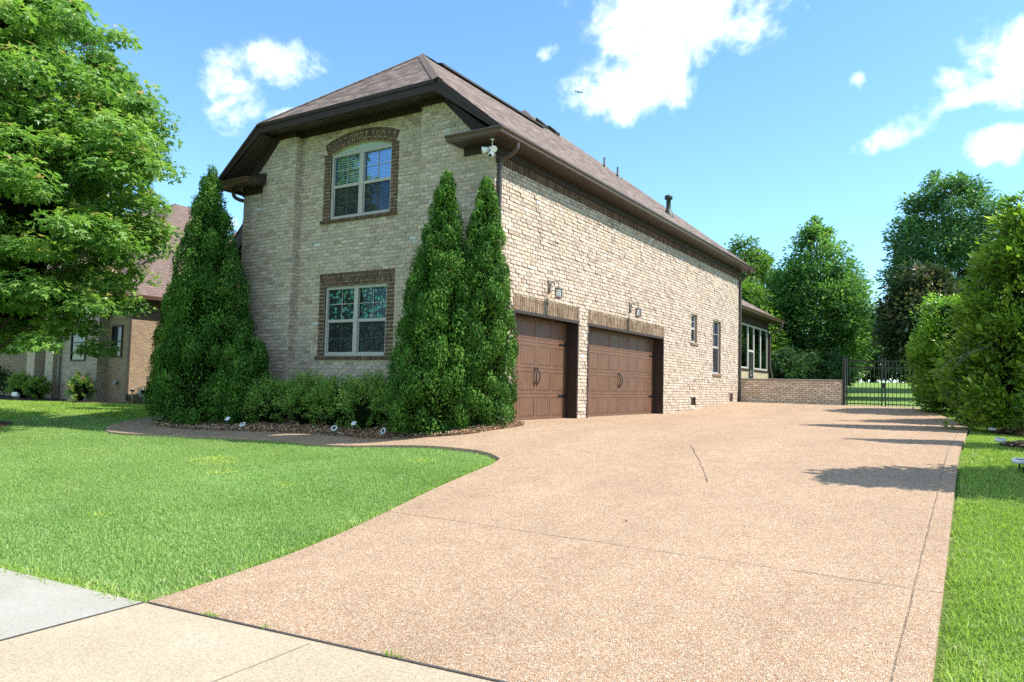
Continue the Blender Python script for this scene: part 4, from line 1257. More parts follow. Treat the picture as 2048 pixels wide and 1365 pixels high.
# solar garden lights: flat white rings with a dark panel
def disc_light(loc, label, tilt=(0, 0), r=.062, grp='round solar lights in the front bed'):
    t = thing('garden_light', label, 'garden light', loc, 0, grp)
    t.rotation_euler = (tilt[0], tilt[1], 0)
    mb = MB(); mb.lathe([(r*.62, .038), (r*.7, .046), (r*.85, .05), (r*.97, .04), (r, .028), (r*.97, .012), (r*.85, .0), (.0, .0)], (0, 0, 0), 24); mb.build('rim', [M['white_plastic']], t)
    mb = MB(); mb.lathe([(r*.64, .041), (r*.4, .044), (.0, .044)], (0, 0, 0), 24); mb.build('solar_panel', [M['black_metal']], t)
    mb = MB(); mb.tube([(0, 0, .0), (0, 0, -.1)], [.012, .004], 6); mb.build('spike', [M['black_metal']], t)
    return t
def bz(x, y): return bed_z(x, y)
for (x, y, tl, lb) in ((-4.9, -1.52, (.5, .0), 'round white solar light facing up in mulch left of the hedge'),
                   (-2.64, -1.22, (.8, .35), 'round white solar light tipped forward beside the stake lamp'),
                   (-1.39, -1.22, (1.1, -.5), 'round white solar light tipped on edge beside the arborvitae pair'),
                   (.57, -.42, (.15, .1), 'round white solar light lying near the single garage door')):
    disc_light((x, y, bz(x, y)+.06), lb, tl)
for (x, y, lb) in ((7.8, 6.57, 'round solar light by the mulch ring of the tree with a bare trunk'), (7.85, 2.07, 'round solar light at the middle mulch ring beside the driveway'), (7.97, -.92, 'round solar light at the mulch ring nearest the street')):
    disc_light((x, y, tz(x, y)+.04), lb, (.12, .05), .078, 'round solar lights along the driveway')
def stake_light(loc, label):
    t = thing('stake_light', label, 'garden light', loc, .35, 'stake lamps in the front bed')
    mb = MB(); mb.tube([(0, 0, -.08), (0, 0, .17)], .011, 6); mb.box(-.018, .018, -.018, .018, .10, .17); mb.build('stake', [M['black_metal']], t)
    mb = MB(); mb.hexa([(-.04, -.05, .165), (.04, -.05, .165), (.04, .03, .205), (-.04, .03, .205), (-.04, -.05, .19), (.04, -.05, .19), (.04, .03, .235), (-.04, .03, .235)]); mb.build('lamp_head', [M['white_plastic']], t, bevel=.006)
    return t
stake_light((-5.25, -1.62, bz(-5.25, -1.62)), 'small black stake lamp with white head in front of the big arborvitae')
stake_light((-2.12, -1.25, bz(-2.12, -1.25)), 'small black stake lamp with white head in front of the hedge')

# ------------------------------------------------------------------ foliage tools
def unit(a):
    return a/np.maximum(1e-9, np.linalg.norm(a, axis=-1, keepdims=True))
def leaf_geo(P, T, S, L, W):
    """diamond leaves: P base, T axis, S side"""
    n = len(P); L = np.asarray(L).reshape(-1, 1)*np.ones((n, 1)); W = np.asarray(W).reshape(-1, 1)*np.ones((n, 1))
    Nn = unit(np.cross(T, S))
    V = np.stack([P, P+T*L*.48+S*W*.5+Nn*L*.06, P+T*L, P+T*L*.48-S*W*.5+Nn*L*.06], 1).reshape(-1, 3)
    F = np.arange(4*n).reshape(n, 4)
    return V, F
def lobed_geo(P, T, S, L):
    """three-lobed leaf made of three diamonds"""
    Vs = []; Fs = []; o = 0
    for a, k, w in ((0., 1., .42), (.95, .78, .36), (-.95, .78, .36)):
        t = T*math.cos(a)+S*math.sin(a); s = -T*math.sin(a)+S*math.cos(a)
        V, F = leaf_geo(P, t, s, L*k, L*w); Vs.append(V); Fs.append(F+o); o += len(V)
    return np.concatenate(Vs), np.concatenate(Fs)
def rand_dirs(n, rng): return unit(rng.normal(size=(n, 3)))
def perp(T, rng):
    return unit(np.cross(T, rand_dirs(len(T), rng)))
def core_geo(prof, seg=14, c=(0, 0, 0), wob=.06, rng=RNG):
    V = []; n = len(prof)
    for r, z in prof:
        for j in range(seg):
            a = 2*math.pi*j/seg; q = r*(1+rng.uniform(-wob, wob)); V.append((c[0]+q*math.cos(a), c[1]+q*math.sin(a), c[2]+z))
    F = []
    for k in range(n-1):
        for j in range(seg): F.append((k*seg+j, k*seg+(j+1) % seg, (k+1)*seg+(j+1) % seg, (k+1)*seg+j))
    return np.array(V, float), np.array(F)
def join(parts):
    Vs = []; Fs = []; o = 0
    for V, F in parts: Vs.append(V); Fs.append(F+o); o += len(V)
    return np.concatenate(Vs), np.concatenate(Fs)

def make_arborvitae(label, loc, height, prof, lumps=240, per=110, seed=1, group=None, spray=.055, lump_r=(.13, .24), lean=(0, 0), sx=1., sy=1.):
    """prof(h): radius at relative height h; sprays of scale foliage grouped in upright plumes"""
    rng = np.random.default_rng(seed)
    t = thing('arborvitae', label, 'evergreen', loc, 0, group)
    hs = np.linspace(0, 1, 200); rr = np.array([prof(h) for h in hs]); cdf = np.cumsum(rr+.06); cdf /= cdf[-1]
    h = np.interp(rng.random(lumps), cdf, hs); th = rng.random(lumps)*2*np.pi
    R = np.array([prof(x) for x in h]); lr = rng.uniform(*lump_r, lumps)*(np.clip(.45+R/.9, .4, 1.05))
    rad_ = np.maximum(0.01, R-lr*.72)*(1+rng.normal(0, .06, lumps))
    C = np.stack([rad_*np.cos(th)*sx+lean[0]*h, rad_*np.sin(th)*sy+lean[1]*h, h*height], 1)
    idx = np.repeat(np.arange(lumps), per)
    out = unit(np.stack([np.cos(th), np.sin(th), np.full(lumps, .25)], 1))[idx]
    D = unit(rand_dirs(len(idx), rng)+out*.75)
    Rr = lr[idx][:, None]*np.where(rng.random((len(idx), 1)) < .07, rng.uniform(1.0, 1.2, (len(idx), 1)), rng.uniform(.68, 1.05, (len(idx), 1)))
    P = C[idx]+D*Rr*np.array([1, 1, 1.55])
    P[:, 2] = np.maximum(P[:, 2], .02)
    upv_ = np.array([0, 0, 1.])-D*D[:, 2:3]; T = unit(upv_*.8+D*.45+rng.normal(0, .38, P.shape)); S = unit(np.cross(unit(D+rng.normal(0, .35, P.shape)), T))
    L = spray*rng.uniform(.6, 1.6, len(P))
    nb_ = int(len(P)*.25)
    hb = np.interp(rng.random(nb_), cdf, hs); tb = rng.random(nb_)*2*np.pi; Rb = np.array([prof(x) for x in hb])*rng.uniform(.60, .80, nb_)
    Pb = np.stack([Rb*np.cos(tb)*sx+lean[0]*hb, Rb*np.sin(tb)*sy+lean[1]*hb, hb*height], 1); Tb = unit(np.stack([np.cos(tb), np.sin(tb), np.full(nb_, .8)], 1)+rng.normal(0, .45, (nb_, 3)))
    P = np.r_[P, Pb]; T = np.r_[T, Tb]; S = np.r_[S, perp(Tb, rng)]; L = np.r_[L, spray*1.35*rng.uniform(.7, 1.4, nb_)]; idx = np.r_[idx, rng.integers(0, lumps, nb_)]
    V, F = leaf_geo(P-T*L[:, None]*.5, T, S, L, L*.5)
    lumpr = rng.normal(0, .16, lumps)
    rnd = np.clip(.45+lumpr[idx]+rng.normal(0, .2, len(P)), 0, .97)
    rnd[rng.random(len(P)) < .003] = 1.
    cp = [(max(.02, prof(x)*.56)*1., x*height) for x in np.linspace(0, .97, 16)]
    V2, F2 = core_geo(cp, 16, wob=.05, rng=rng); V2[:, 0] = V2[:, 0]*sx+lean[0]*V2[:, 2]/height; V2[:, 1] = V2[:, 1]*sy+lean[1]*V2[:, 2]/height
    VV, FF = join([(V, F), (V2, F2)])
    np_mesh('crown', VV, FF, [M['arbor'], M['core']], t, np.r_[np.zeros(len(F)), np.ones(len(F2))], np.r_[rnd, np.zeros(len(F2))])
    mb = MB(); mb.tube([(0, 0, -.1), (lean[0]*.1, lean[1]*.1, .4)], [.09, .07], 8); mb.build('trunk', [M['bark']], t)
    return t

def cone_prof(rb, p=.85, bulge=.12, skirt=.04):
    def f(h):
        base = rb*(1-h)**p*(1+bulge*math.sin(math.pi*h)) + .03*(1-h)
        return base*min(1., .72+h/skirt*.28) if h < skirt else base
    return f

AG = 'arborvitae around the garage front'
make_arborvitae('tallest dark arborvitae with broad base left of the garage windows', (-6.95, -.95, bz(-6.95, -.95)-.05), 5.75, cone_prof(1.12, .66, .17), 300, 210, 101, AG, .046, (.12, .26), lean=(-.22, 0), sy=.9)
make_arborvitae('second arborvitae close behind the left side of the tallest one', (-8.05, -.45, bz(-8.05, -.45)-.05), 4.55, cone_prof(.76, .64, .15), 190, 190, 102, AG, .046, (.11, .24))
make_arborvitae('slim dark arborvitae at the far left behind the other two', (-11.3, 1.0, tz(-11.3, 1.0)-.08), 3.9, cone_prof(.54, .6, .25), 110, 150, 103, AG, .05, (.13, .26))
make_arborvitae('low round arborvitae at the foot of the tallest one', (-5.68, -.95, bz(-5.68, -.95)-.05), 1.85, lambda h: .50*math.sqrt(max(0, 1-(abs(h-.45)/.58)**2.4))*(.9 if h < .45 else 1), 110, 170, 104, AG, .046, (.12, .22))
make_arborvitae('left of the two lit arborvitae at the garage corner', (-.62, -.85, bz(-.62, -.85)-.05), 4.68, cone_prof(.86, .70, .16), 250, 220, 105, AG, .044, (.10, .23), lean=(.18, .0), sy=.9)
make_arborvitae('right of the two lit arborvitae beside the single garage door', (.08, -.42, bz(.08, -.42)-.05), 4.50, cone_prof(.62, .60, .22), 200, 210, 106, AG, .044, (.10, .21), lean=(.0, .08))

def make_shrub(label, loc, rx, ry, h, seed, mat, n_sprig=150, per=34, leaf=.035, group=None, name='shrub', cat='shrub', flowers=0, wild=.22):
    """rounded shrub of leafy sprigs"""
    rng = np.random.default_rng(seed)
    t = thing(name, label, cat, loc, 0, group)
    D = unit(rand_dirs(n_sprig, rng)*np.array([1, 1, .8])+np.array([0, 0, .35]))
    k = rng.uniform(.72, 1.0, (n_sprig, 1))
    base = D*np.array([rx, ry, h*.55])*k*np.array([.72, .72, .78])+np.array([0, 0, h*.42])
    tip = D*np.array([rx, ry, h*.55])*(k+rng.uniform(0, wild, (n_sprig, 1)))*np.array([1., 1., 1.])+np.array([0, 0, h*.44])+np.array([0, 0, .06])
    idx = np.repeat(np.arange(n_sprig), per)
    u = rng.random((len(idx), 1))
    P = base[idx]*(1-u)+tip[idx]*u+rng.normal(0, .035, (len(idx), 3))*(rx/.6)
    P[:, 2] = np.maximum(P[:, 2], .03)
    ax = unit(tip-base)[idx]
    T = unit(ax*.5+rand_dirs(len(idx), rng)*.9+np.array([0, 0, .25])); S = perp(T, rng)
    L = leaf*rng.uniform(.7, 1.35, len(P))
    V, F = leaf_geo(P, T, S, L, L*.55)
    rnd = np.clip(.22+.55*u[:, 0]+rng.normal(0, .17, len(P))+rng.normal(0, .12, n_sprig)[idx], 0, 1)
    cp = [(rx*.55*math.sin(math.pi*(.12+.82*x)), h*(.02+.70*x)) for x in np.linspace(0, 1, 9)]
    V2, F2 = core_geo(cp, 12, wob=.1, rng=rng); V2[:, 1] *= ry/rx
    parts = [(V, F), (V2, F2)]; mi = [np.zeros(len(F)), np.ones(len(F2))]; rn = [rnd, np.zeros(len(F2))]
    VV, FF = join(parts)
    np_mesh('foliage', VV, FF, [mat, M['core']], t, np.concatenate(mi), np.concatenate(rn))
    mb = MB()
    for k2 in range(5):
        a = rng.uniform(0, 6.28); mb.tube([(.04*math.cos(a), .04*math.sin(a), -.05), (rx*.4*math.cos(a), ry*.4*math.sin(a), h*.5)], [.014, .006], 5)
    mb.build('stems', [M['bark']], t)
    if flowers:
        fp = tip[rng.choice(n_sprig, flowers)]
        n = flowers*6; idf = np.repeat(np.arange(flowers), 6); T = unit(rand_dirs(n, rng)+np.array([0, 0, .6])); S = perp(T, rng)
        V, F = leaf_geo(fp[idf], T, S, .05, .045); np_mesh('blossoms', V, F, [M['flower']], t, rnd=np.zeros(n))
    return t
HX = [(-4.95, -.72, .62, .62, .98), (-4.05, -.62, .60, .58, 1.06), (-3.2, -.62, .62, .60, .98), (-2.38, -.60, .58, .58, 1.04), (-1.62, -.62, .52, .5, .9)]
HL = ['leftmost hedge shrub, spreading beside the low round arborvitae', 'second hedge shrub, with upright sprigs below the window\'s left edge', 'middle hedge shrub under the centre of the lower window',
      'fourth hedge shrub behind the stake lamp under the window', 'low hedge shrub tucked against the lit arborvitae pair']
for i, ((x, y, rx, ry, h), lb) in enumerate(zip(HX, HL)):
    make_shrub(lb, (x, y, bz(x, y)-.03), rx, ry, h, 200+i, M['boxwood'], 190, 42, .042, 'hedge shrubs under the lower window')

def make_tree(name, label, loc, height, trunk_h, crown, n_cl, per, leaf, mat, seed, group=None, lobed=False, flat=.55, cl_r=(.5, .9), droop=.3, trunk_r=.16, shell=.55, cat='tree', aspect=.55, core=None, limb=True, up=.0, tipbright=.25, rim=0.):
    """crown(h)->radius for h 0..1 between trunk_h and height; leaves gathered in clumps near the outside with gaps between"""
    rng = np.random.default_rng(seed)
    t = thing(name, label, cat, loc, rng.uniform(0, 6), group)
    hs = np.linspace(0, 1, 120); w = np.array([crown(h) for h in hs])**1.6+.02; cdf = np.cumsum(w); cdf /= cdf[-1]
    h = np.interp(rng.random(n_cl), cdf, hs); th = rng.random(n_cl)*2*np.pi
    R = np.array([crown(x) for x in h])
    k = 1-(1-shell)*rng.random(n_cl)**1.6
    k = np.where(rng.random(n_cl) < .13, k*rng.uniform(1.0, 1.17, n_cl), k)
    asym = 1+.10*np.sin(2*th+seed)+.07*np.sin(3*th+2*seed+h*5)
    ch = height-trunk_h
    C = np.stack([R*k*asym*np.cos(th), R*k*asym*np.sin(th), trunk_h+h*ch+rng.normal(0, .02*ch, n_cl)], 1)
    cr = rng.uniform(*cl_r, n_cl)*np.clip(.55+.6*R/max(w.max()**(1/1.6), .1), .45, 1.1)
    idx = np.repeat(np.arange(n_cl), per)
    D = rand_dirs(len(idx), rng)*rng.random((len(idx), 1))**.45
    outw = unit(np.stack([np.cos(th), np.sin(th), np.full(n_cl, .15)], 1))[idx]
    P = C[idx]+D*cr[idx][:, None]*np.array([1, 1, flat])
    # clumps sag away from the stem
    hd = np.linalg.norm(D[:, :2], axis=1)
    P[:, 2] -= droop*cr[idx]*hd**2*.6
    T = unit(outw*.55+D*.6+np.array([0, 0, -droop+up])+rng.normal(0, .35, P.shape)); 
    nrm = unit(np.array([0, 0, 1.])+D*.6+rng.normal(0, .36, P.shape)); S = unit(np.cross(nrm, T))
    L = leaf*rng.uniform(.7, 1.35, len(P))
    if lobed:
        V, F = lobed_geo(P, T, S, L[:, None]); rep = 3
    else:
        V, F = leaf_geo(P, T, S, L, L*aspect); rep = 1
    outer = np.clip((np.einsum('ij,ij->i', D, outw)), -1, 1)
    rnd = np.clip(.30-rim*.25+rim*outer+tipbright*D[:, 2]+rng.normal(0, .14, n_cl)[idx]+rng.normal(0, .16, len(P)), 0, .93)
    if lobed:
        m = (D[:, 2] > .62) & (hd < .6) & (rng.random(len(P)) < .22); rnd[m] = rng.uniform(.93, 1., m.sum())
        rnd = np.tile(rnd, 3)
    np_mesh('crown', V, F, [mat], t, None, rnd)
    mb = MB()
    top = trunk_h+ch*.72
    tr = [(rng.normal(0, .03)*z, rng.normal(0, .03)*z, z) for z in np.linspace(-.15, top, 7)]
    mb.tube(tr, [trunk_r*1.35, trunk_r, trunk_r*.9, trunk_r*.72, trunk_r*.5, trunk_r*.32, trunk_r*.14], 10)
    if limb:
        sel = rng.choice(n_cl, min(n_cl, 46), replace=False)
        for s in sel:
            c = C[s]; z0 = max(trunk_h*.8, c[2]-.55*np.hypot(c[0], c[1])-.3); z0 = min(z0, top*.97)
            f = z0/top; b = Vector((tr[int(f*6)][0], tr[int(f*6)][1], z0)); cc = Vector(c)
            mid = b.lerp(cc, .5)+Vector((0, 0, .12*(cc-b).length))
            mb.tube([b, mid, cc], [trunk_r*.30*(1-f*.6), trunk_r*.17, trunk_r*.05], 5)
    mb.build('trunk', [M['bark']], t)
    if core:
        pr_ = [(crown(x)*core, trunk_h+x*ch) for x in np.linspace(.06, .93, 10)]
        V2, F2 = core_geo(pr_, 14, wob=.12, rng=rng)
        np_mesh('shade_core', V2, F2, [M['core']], t, rnd=np.zeros(len(F2)))  # solid dark filler that carries the crown's inner shade as colour
    return t

def egg(r, peak=.35, lo=.5):
    def f(h):
        if h < peak: return r*(lo+(1-lo)*math.sin(math.pi/2*h/peak))
        x = (h-peak)/(1-peak); return r*math.sqrt(max(0, 1-x**1.9))*(1-.12*x)+.03
    return f
# the big maple in the front lawn
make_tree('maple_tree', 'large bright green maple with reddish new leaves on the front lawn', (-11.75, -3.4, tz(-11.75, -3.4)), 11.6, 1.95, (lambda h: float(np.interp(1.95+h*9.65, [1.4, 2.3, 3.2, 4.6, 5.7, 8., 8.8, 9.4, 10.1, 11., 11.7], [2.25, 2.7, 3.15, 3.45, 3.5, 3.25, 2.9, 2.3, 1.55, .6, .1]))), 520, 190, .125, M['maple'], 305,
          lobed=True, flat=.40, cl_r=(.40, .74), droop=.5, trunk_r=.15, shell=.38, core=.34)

# trees along the right edge of the driveway
RG = 'evergreens along the right edge of the driveway'
def cone(r, lo=.75, p=.8):
    return lambda h: r*min(1., lo+h*2.5)*(1-h)**p+.04
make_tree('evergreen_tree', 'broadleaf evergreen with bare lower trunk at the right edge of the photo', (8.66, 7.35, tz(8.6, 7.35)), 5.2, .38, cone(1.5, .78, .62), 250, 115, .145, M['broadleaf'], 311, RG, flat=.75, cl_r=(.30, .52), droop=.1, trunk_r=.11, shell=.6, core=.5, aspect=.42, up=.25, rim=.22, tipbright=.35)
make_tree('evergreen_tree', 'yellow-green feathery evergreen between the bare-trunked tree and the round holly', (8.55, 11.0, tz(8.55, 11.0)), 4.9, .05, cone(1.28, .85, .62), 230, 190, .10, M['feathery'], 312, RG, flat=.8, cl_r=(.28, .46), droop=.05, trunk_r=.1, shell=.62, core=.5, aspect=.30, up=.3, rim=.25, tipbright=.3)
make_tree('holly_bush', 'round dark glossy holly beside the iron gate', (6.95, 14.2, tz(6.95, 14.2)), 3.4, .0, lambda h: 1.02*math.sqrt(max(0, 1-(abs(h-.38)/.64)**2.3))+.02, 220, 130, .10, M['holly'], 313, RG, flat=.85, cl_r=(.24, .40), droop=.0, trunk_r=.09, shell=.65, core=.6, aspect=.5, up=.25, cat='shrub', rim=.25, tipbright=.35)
# slim evergreens nearer the street whose shadows fall on the driveway
for (x, y, h, r, lb) in ((9.35, -1.2, 4.45, .95, 'slim evergreen in the mulch ring nearest the street, its shadow crossing the driveway'), (9.25, 2.4, 4.4, .95, 'slim evergreen in the middle mulch ring, its shadow crossing the driveway')):
    make_tree('evergreen_tree', lb, (x, y, tz(x, y)), h, .25, cone(r, .8, .7), 160, 90, .10, M['broadleaf'], int(320+x*10+y), RG, flat=.8, cl_r=(.2, .32), droop=.1, trunk_r=.07, shell=.6, core=.5, aspect=.42, up=.25)

# dead branch on the bare-trunked tree
db = MB()
b0 = Vector((7.75, 6.3, 1.70))
def branch(p, d, L, r, depth):
    q = p+d*L; m = p.lerp(q, .5)+Vector((0, 0, .03*L)); db.tube([p, m, q], [r, r*.8, r*.5], 5)
    if depth:
        for k in range(3):
            u = .35+.3*k; nd = (d+Vector((random.uniform(-.5, .5), random.uniform(-.5, .5), random.uniform(-1.1, -.1)))).normalized(); branch(p.lerp(q, u), nd, L*.5, r*.55, depth-1)
branch(b0, Vector((-.85, -.3, -.38)).normalized(), .75, .008, 2)
o = db.build('dead_branch', [simple('grey_dead_wood', (.20, .18, .155), .9, var=.2)])
tag(o, 'bare grey dead branch sticking out of the evergreen foliage', 'branch')

# trees behind the house and in the back yard
BG = 'trees beyond the back yard'
def pear(r, peak=.25): return lambda h: r*(.62+.38*h/peak if h < peak else (1-((h-peak)/(1-peak))**1.35)**.9)+.05
bt = [('back_yard_tree', 'light green tree rising behind the far roof end', (-4.9, 36), 10.2, .6, pear(3.1, .4), 300, 120, .22, 'decid_light', 401),
      ('back_yard_tree', 'tall pointed green tree behind the low brick wall', (-.2, 33), 10.0, 1.2, pear(2.9, .28), 420, 120, .20, 'decid_mid', 402),
      ('back_yard_tree', 'tallest dark green tree with airy edges beyond the gate', (6.1, 40), 13.3, 2.2, egg(3.2, .42, .72), 420, 120, .22, 'oak', 417),
      ('magnolia_tree', 'dark magnolia with bronze leaf undersides above the gate', (5.3, 29), 6.9, 1.9, pear(1.85, .3), 220, 100, .22, 'magnolia', 404),
      ('back_yard_tree', 'small light tree filling the gap behind the sunroom', (-3.2, 30), 7.0, .3, pear(2.2, .3), 190, 110, .2, 'decid_light', 405),
      ('back_yard_tree', 'pale distant tree low between the pointed tree and the magnolia', (3.0, 58), 9.0, .8, pear(2.6, .35), 160, 90, .3, 'oak', 406),
      ('back_yard_tree', 'low rounded far tree seen between the gate bars, nearer the brick wall', (-.5, 62), 6.0, .2, egg(3.2, .35, .8), 170, 90, .3, 'decid_light', 407),
      ('back_yard_tree', 'low rounded far tree seen through the middle of the gate', (4.8, 64), 5.6, .2, egg(3.2, .35, .8), 170, 90, .3, 'decid_mid', 408),
      ('back_yard_tree', 'low rounded far tree seen behind the magnolia trunk', (9.8, 62), 6.2, .2, egg(3.4, .35, .8), 170, 90, .3, 'oak', 409)]
for nm, lb, (x, y), h, thh, cr, n, per, lf, mt, sd in bt:
    make_tree(nm, lb, (x, y, tz(x, y)), h, thh, cr, n, per, lf, M[mt], sd, BG, flat=.75, cl_r=(.5, .95), droop=.15, trunk_r=.16, shell=.38, core=None, aspect=.6)
ub = [(-2.6, 26.2, 1.7, 2.6), (-.4, 26.6, 1.5, 2.3), (1.3, 27.4, 1.2, 2.1)]
ul = ['dark shrub behind the sunroom corner', 'dark shrub behind the middle of the low brick wall', 'dark shrub just behind the gate post']
for i, ((x, y, r, h), lb) in enumerate(zip(ub, ul)):
    make_shrub(lb, (x, y, tz(x, y)), r, r, h, 420+i, M['dark_understory'], 190, 40, .13, 'dark shrubs behind the low wall')

# ------------------------------------------------------------------ neighbour's house
nb = thing('neighbour_house', 'brown brick house with mauve hip roof behind the maple', 'house', (0, 0, 0))
NX, NY, NZ = -16.9, 3.0, 3.45
mb = MB()
mb.poly([(NX, NY, -.5), (NX, 12, -.5), (NX, 12, NZ), (NX, NY, NZ)], 0)
mb.poly([(-18.2, NY, -.5), (NX, NY, -.5), (NX, NY, NZ), (-18.2, NY, NZ)], 0)
mb.poly([(-20.7, NY-.35, -.5), (-18.2, NY-.35, -.5), (-18.2, NY-.35, NZ), (-20.7, NY-.35, NZ)], 1)
mb.poly([(-18.2, NY-.35, -.5), (-18.2, NY, -.5), (-18.2, NY, NZ), (-18.2, NY-.35, NZ)], 1)
mb.poly([(-30, NY+1., -.5), (-20.7, NY+1., -.5), (-20.7, NY+1., NZ), (-30, NY+1., NZ)], 0)
mb.poly([(-20.7, NY+1., -.5), (-20.7, NY-.35, -.5), (-20.7, NY-.35, NZ), (-20.7, NY+1, NZ)][::-1], 1)
mb.build('wall', [M['brick_brown'], M['brick_grey']], nb)
M['pillar'] = brickwall_shader('beige_brickwork', (.50, .42, .31), (.40, .33, .25), (.40, .33, .25), .205, .075)
for a, b in ((-23.15, -22.55), (-21.75, -21.2)):
    mb = MB(); mb.box(a, b, NY-.35, NY+.15, -.5, 2.7); mb.box(a-.06, b+.06, NY-.41, NY+.21, 2.7, 2.85); mb.build('pillar', [M['pillar']], nb)
mb = MB(); mb.box(-24.6, -20.7, NY-.4, NY+1, 2.85, NZ); mb.build('porch_beam', [M['trim']], nb)
M['red_door'] = simple('dark_red_wood', (.075, .028, .022), .5, var=.2, nscale=4)
for a, b in ((-22.5, -21.8), (-21.15, -20.75)):
    mb = MB(); mb.box(a, b, NY+.93, NY+.99, -.1, 2.5)
    for z in (.15, 1.0, 1.85):
        mb.box(a+.08, a+.08+(b-a)*.3, NY+.91, NY+.93, z, z+.65); mb.box(b-.08-(b-a)*.3, b-.08, NY+.91, NY+.93, z, z+.65)
    mb.build('door', [M['red_door']], nb)
def nwin(x0, x1, z0, z1, y):
    mb = MB(); mb.box(x0, x0+.05, y-.03, y+.02, z0, z1); mb.box(x1-.05, x1, y-.03, y+.02, z0, z1); mb.box(x0+.05, x1-.05, y-.03, y+.02, z1-.05, z1); mb.box(x0+.05, x1-.05, y-.03, y+.02, z0, z0+.05); mb.box(x0+.05, x1-.05, y-.02, y+.02, (z0+z1)/2-.02, (z0+z1)/2+.02)
    w = mb.build('window', [M['trim']], nb); g = MB(); g.box(x0+.05, x1-.05, y+.005, y+.015, z0+.05, z1-.05); g.build('pane', [M['dark_glass']], w)
M['dark_glass'] = simple('dark_glass', (.015, .02, .022), .06, var=.1)
nwin(-19.95, -18.95, 1.2, 2.5, NY-.36); nwin(-17.95, -17.3, 1.35, 2.45, NY-.012)
def roofn():
    mb = MB(); ez = NZ+.02; ex = NX+.42; ey = NY-.5; s = 1.0
    rz = 8.02; rx = ex-(rz-ez)/s; ry = ey+(rz-ez)/s
    mb.poly([(ex, ey, ez), (ex, 12.3, ez), (rx, 12.3-(rz-ez), rz), (rx, ry, rz)], 0); mb.poly([(ex, 12.3, ez), (-31, 12.3, ez), (-31, 12.3-(rz-ez), rz-.05), (rx, 12.3-(rz-ez), rz)], 0)
    mb.poly([(-31, ey, ez), (ex, ey, ez), (rx, ry, rz), (-31, ry, rz)], 0)
    # a lower front-facing gable
    g0, g1, gp = -21.0, -17.6, 6.2
    gm = (g0+g1)/2
    mb.poly([(g1, ey-.35, ez), (g1, ey+1.5, ez+1.5), (gm, ey+gp-ez, gp), (gm, ey-.35, gp-.9)], 0); mb.poly([(gm, ey-.35, gp-.9), (gm, ey+gp-ez, gp), (g0, ey+1.5, ez+1.5), (g0, ey-.35, ez)], 0)
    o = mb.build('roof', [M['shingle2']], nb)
    b = MB(); b.poly([(g0+.25, ey-.1, ez), (g1-.25, ey-.1, ez), (gm, ey-.1, gp-1.05)], 0); b.build('gable', [M['brick_grey']], nb)
    f = MB(); f.box(ex-.02, ex+.10, ey, 12.3, ez-.13, ez-.005); f.box(-31, ex+.10, ey-.10, ey+.0, ez-.13, ez-.005); f.build('gutter', [M['gutter']], nb)
    f = MB(); f.poly([(NX, NY, ez-.12), (ex, ey, ez-.12), (ex, 12.3, ez-.12), (NX, 12, ez-.12)][::-1], 0); f.poly([(-31, ey, ez-.12), (ex, ey, ez-.12), (NX, NY, ez-.12), (-31, NY+1, ez-.12)][::-1], 0)
    f.build('soffit', [M['trim']], nb)
    b = MB(); b.box(rx+.2, rx+.55, ry+.9, ry+1.4, rz-.5, rz-.1); b.build('roof_vent', [M['ridge_dark']], o, bevel=.03)
    c = MB()
    a_, b_ = Vector((ex, ey, ez+.02)), Vector((rx, ry, rz+.03)); sd = (b_-a_).cross(Vector((0, 0, 1))).normalized()*.12
    dz = Vector((0, 0, -.08))
    c.poly([a_, b_, b_+sd+dz, a_+sd+dz], 0); c.poly([b_, a_, a_-sd+dz, b_-sd+dz], 0); c.build('ridge_cap', [M['ridge']], o)
roofn()
ds([(NX+.06, NY+.05, NZ), (NX+.06, NY-.03, 2.9), (NX+.06, NY-.03, -.1)], r=.05, parent=nb)
ds([(-20.6, NY-.42, NZ), (-20.6, NY-.42, -.15)], r=.05, parent=nb, mat=simple('grey_downspout', (.16, .14, .14), .4))
gm = thing('gas_meter', 'grey gas meter with pipes on the neighbour\'s side wall', 'gas meter', (NX+.18, 3.42, -.2))
mb = MB(); mb.tube([(-.05, 0, .32), (.1, 0, .32)], .13, 14); mb.box(-.06, .1, -.1, .1, .28, .46); mb.build('meter_body', [simple('grey_meter_paint', (.42, .45, .48), .4)], gm, bevel=.02)
mb = MB(); mb.tube([(0, -.32, -.1), (0, -.32, .48), (0, -.1, .48)], .022, 8); mb.tube([(0, .1, .46), (0, .1, .56), (-.15, .1, .56)], .02, 8); mb.build('pipes', [M['cream']], gm)
mb = MB(); mb.lathe([(0, 0), (.07, .01), (.075, .05), (.02, .07), (0, .07)], (0, -.32, .38), 12); mb.build('regulator', [M['black_metal']], gm)
dv = MB(); dv.box(-17.6, -17.42, NY-.08, NY-.0, .44, .55); dv.hexa([(-17.62, NY-.14, .42), (-17.40, NY-.14, .42), (-17.40, NY, .52), (-17.62, NY, .52), (-17.62, NY-.14, .44), (-17.40, NY-.14, .44), (-17.40, NY, .57), (-17.62, NY, .57)])
dv.build('dryer_vent', [simple('grey_vent', (.22, .22, .23), .5)], nb)
NG = 'shrubs in the neighbour\'s bed'
make_shrub('bright round clipped shrub, larger of two near the neighbour\'s porch', (-21.9, 2.05, -.2), .62, .55, .95, 501, M['decid_light'], 110, 40, .06, NG, wild=.08)
make_shrub('smaller round clipped shrub right of the larger one', (-20.75, 1.95, -.2), .46, .45, .82, 502, M['decid_light'], 90, 40, .06, NG, wild=.08)
make_shrub('rose bush with pink blooms against the neighbour\'s grey brick', (-18.55, 2.3, -.2), .48, .42, 1.0, 503, M['boxwood'], 60, 40, .055, NG, flowers=26, wild=.35)
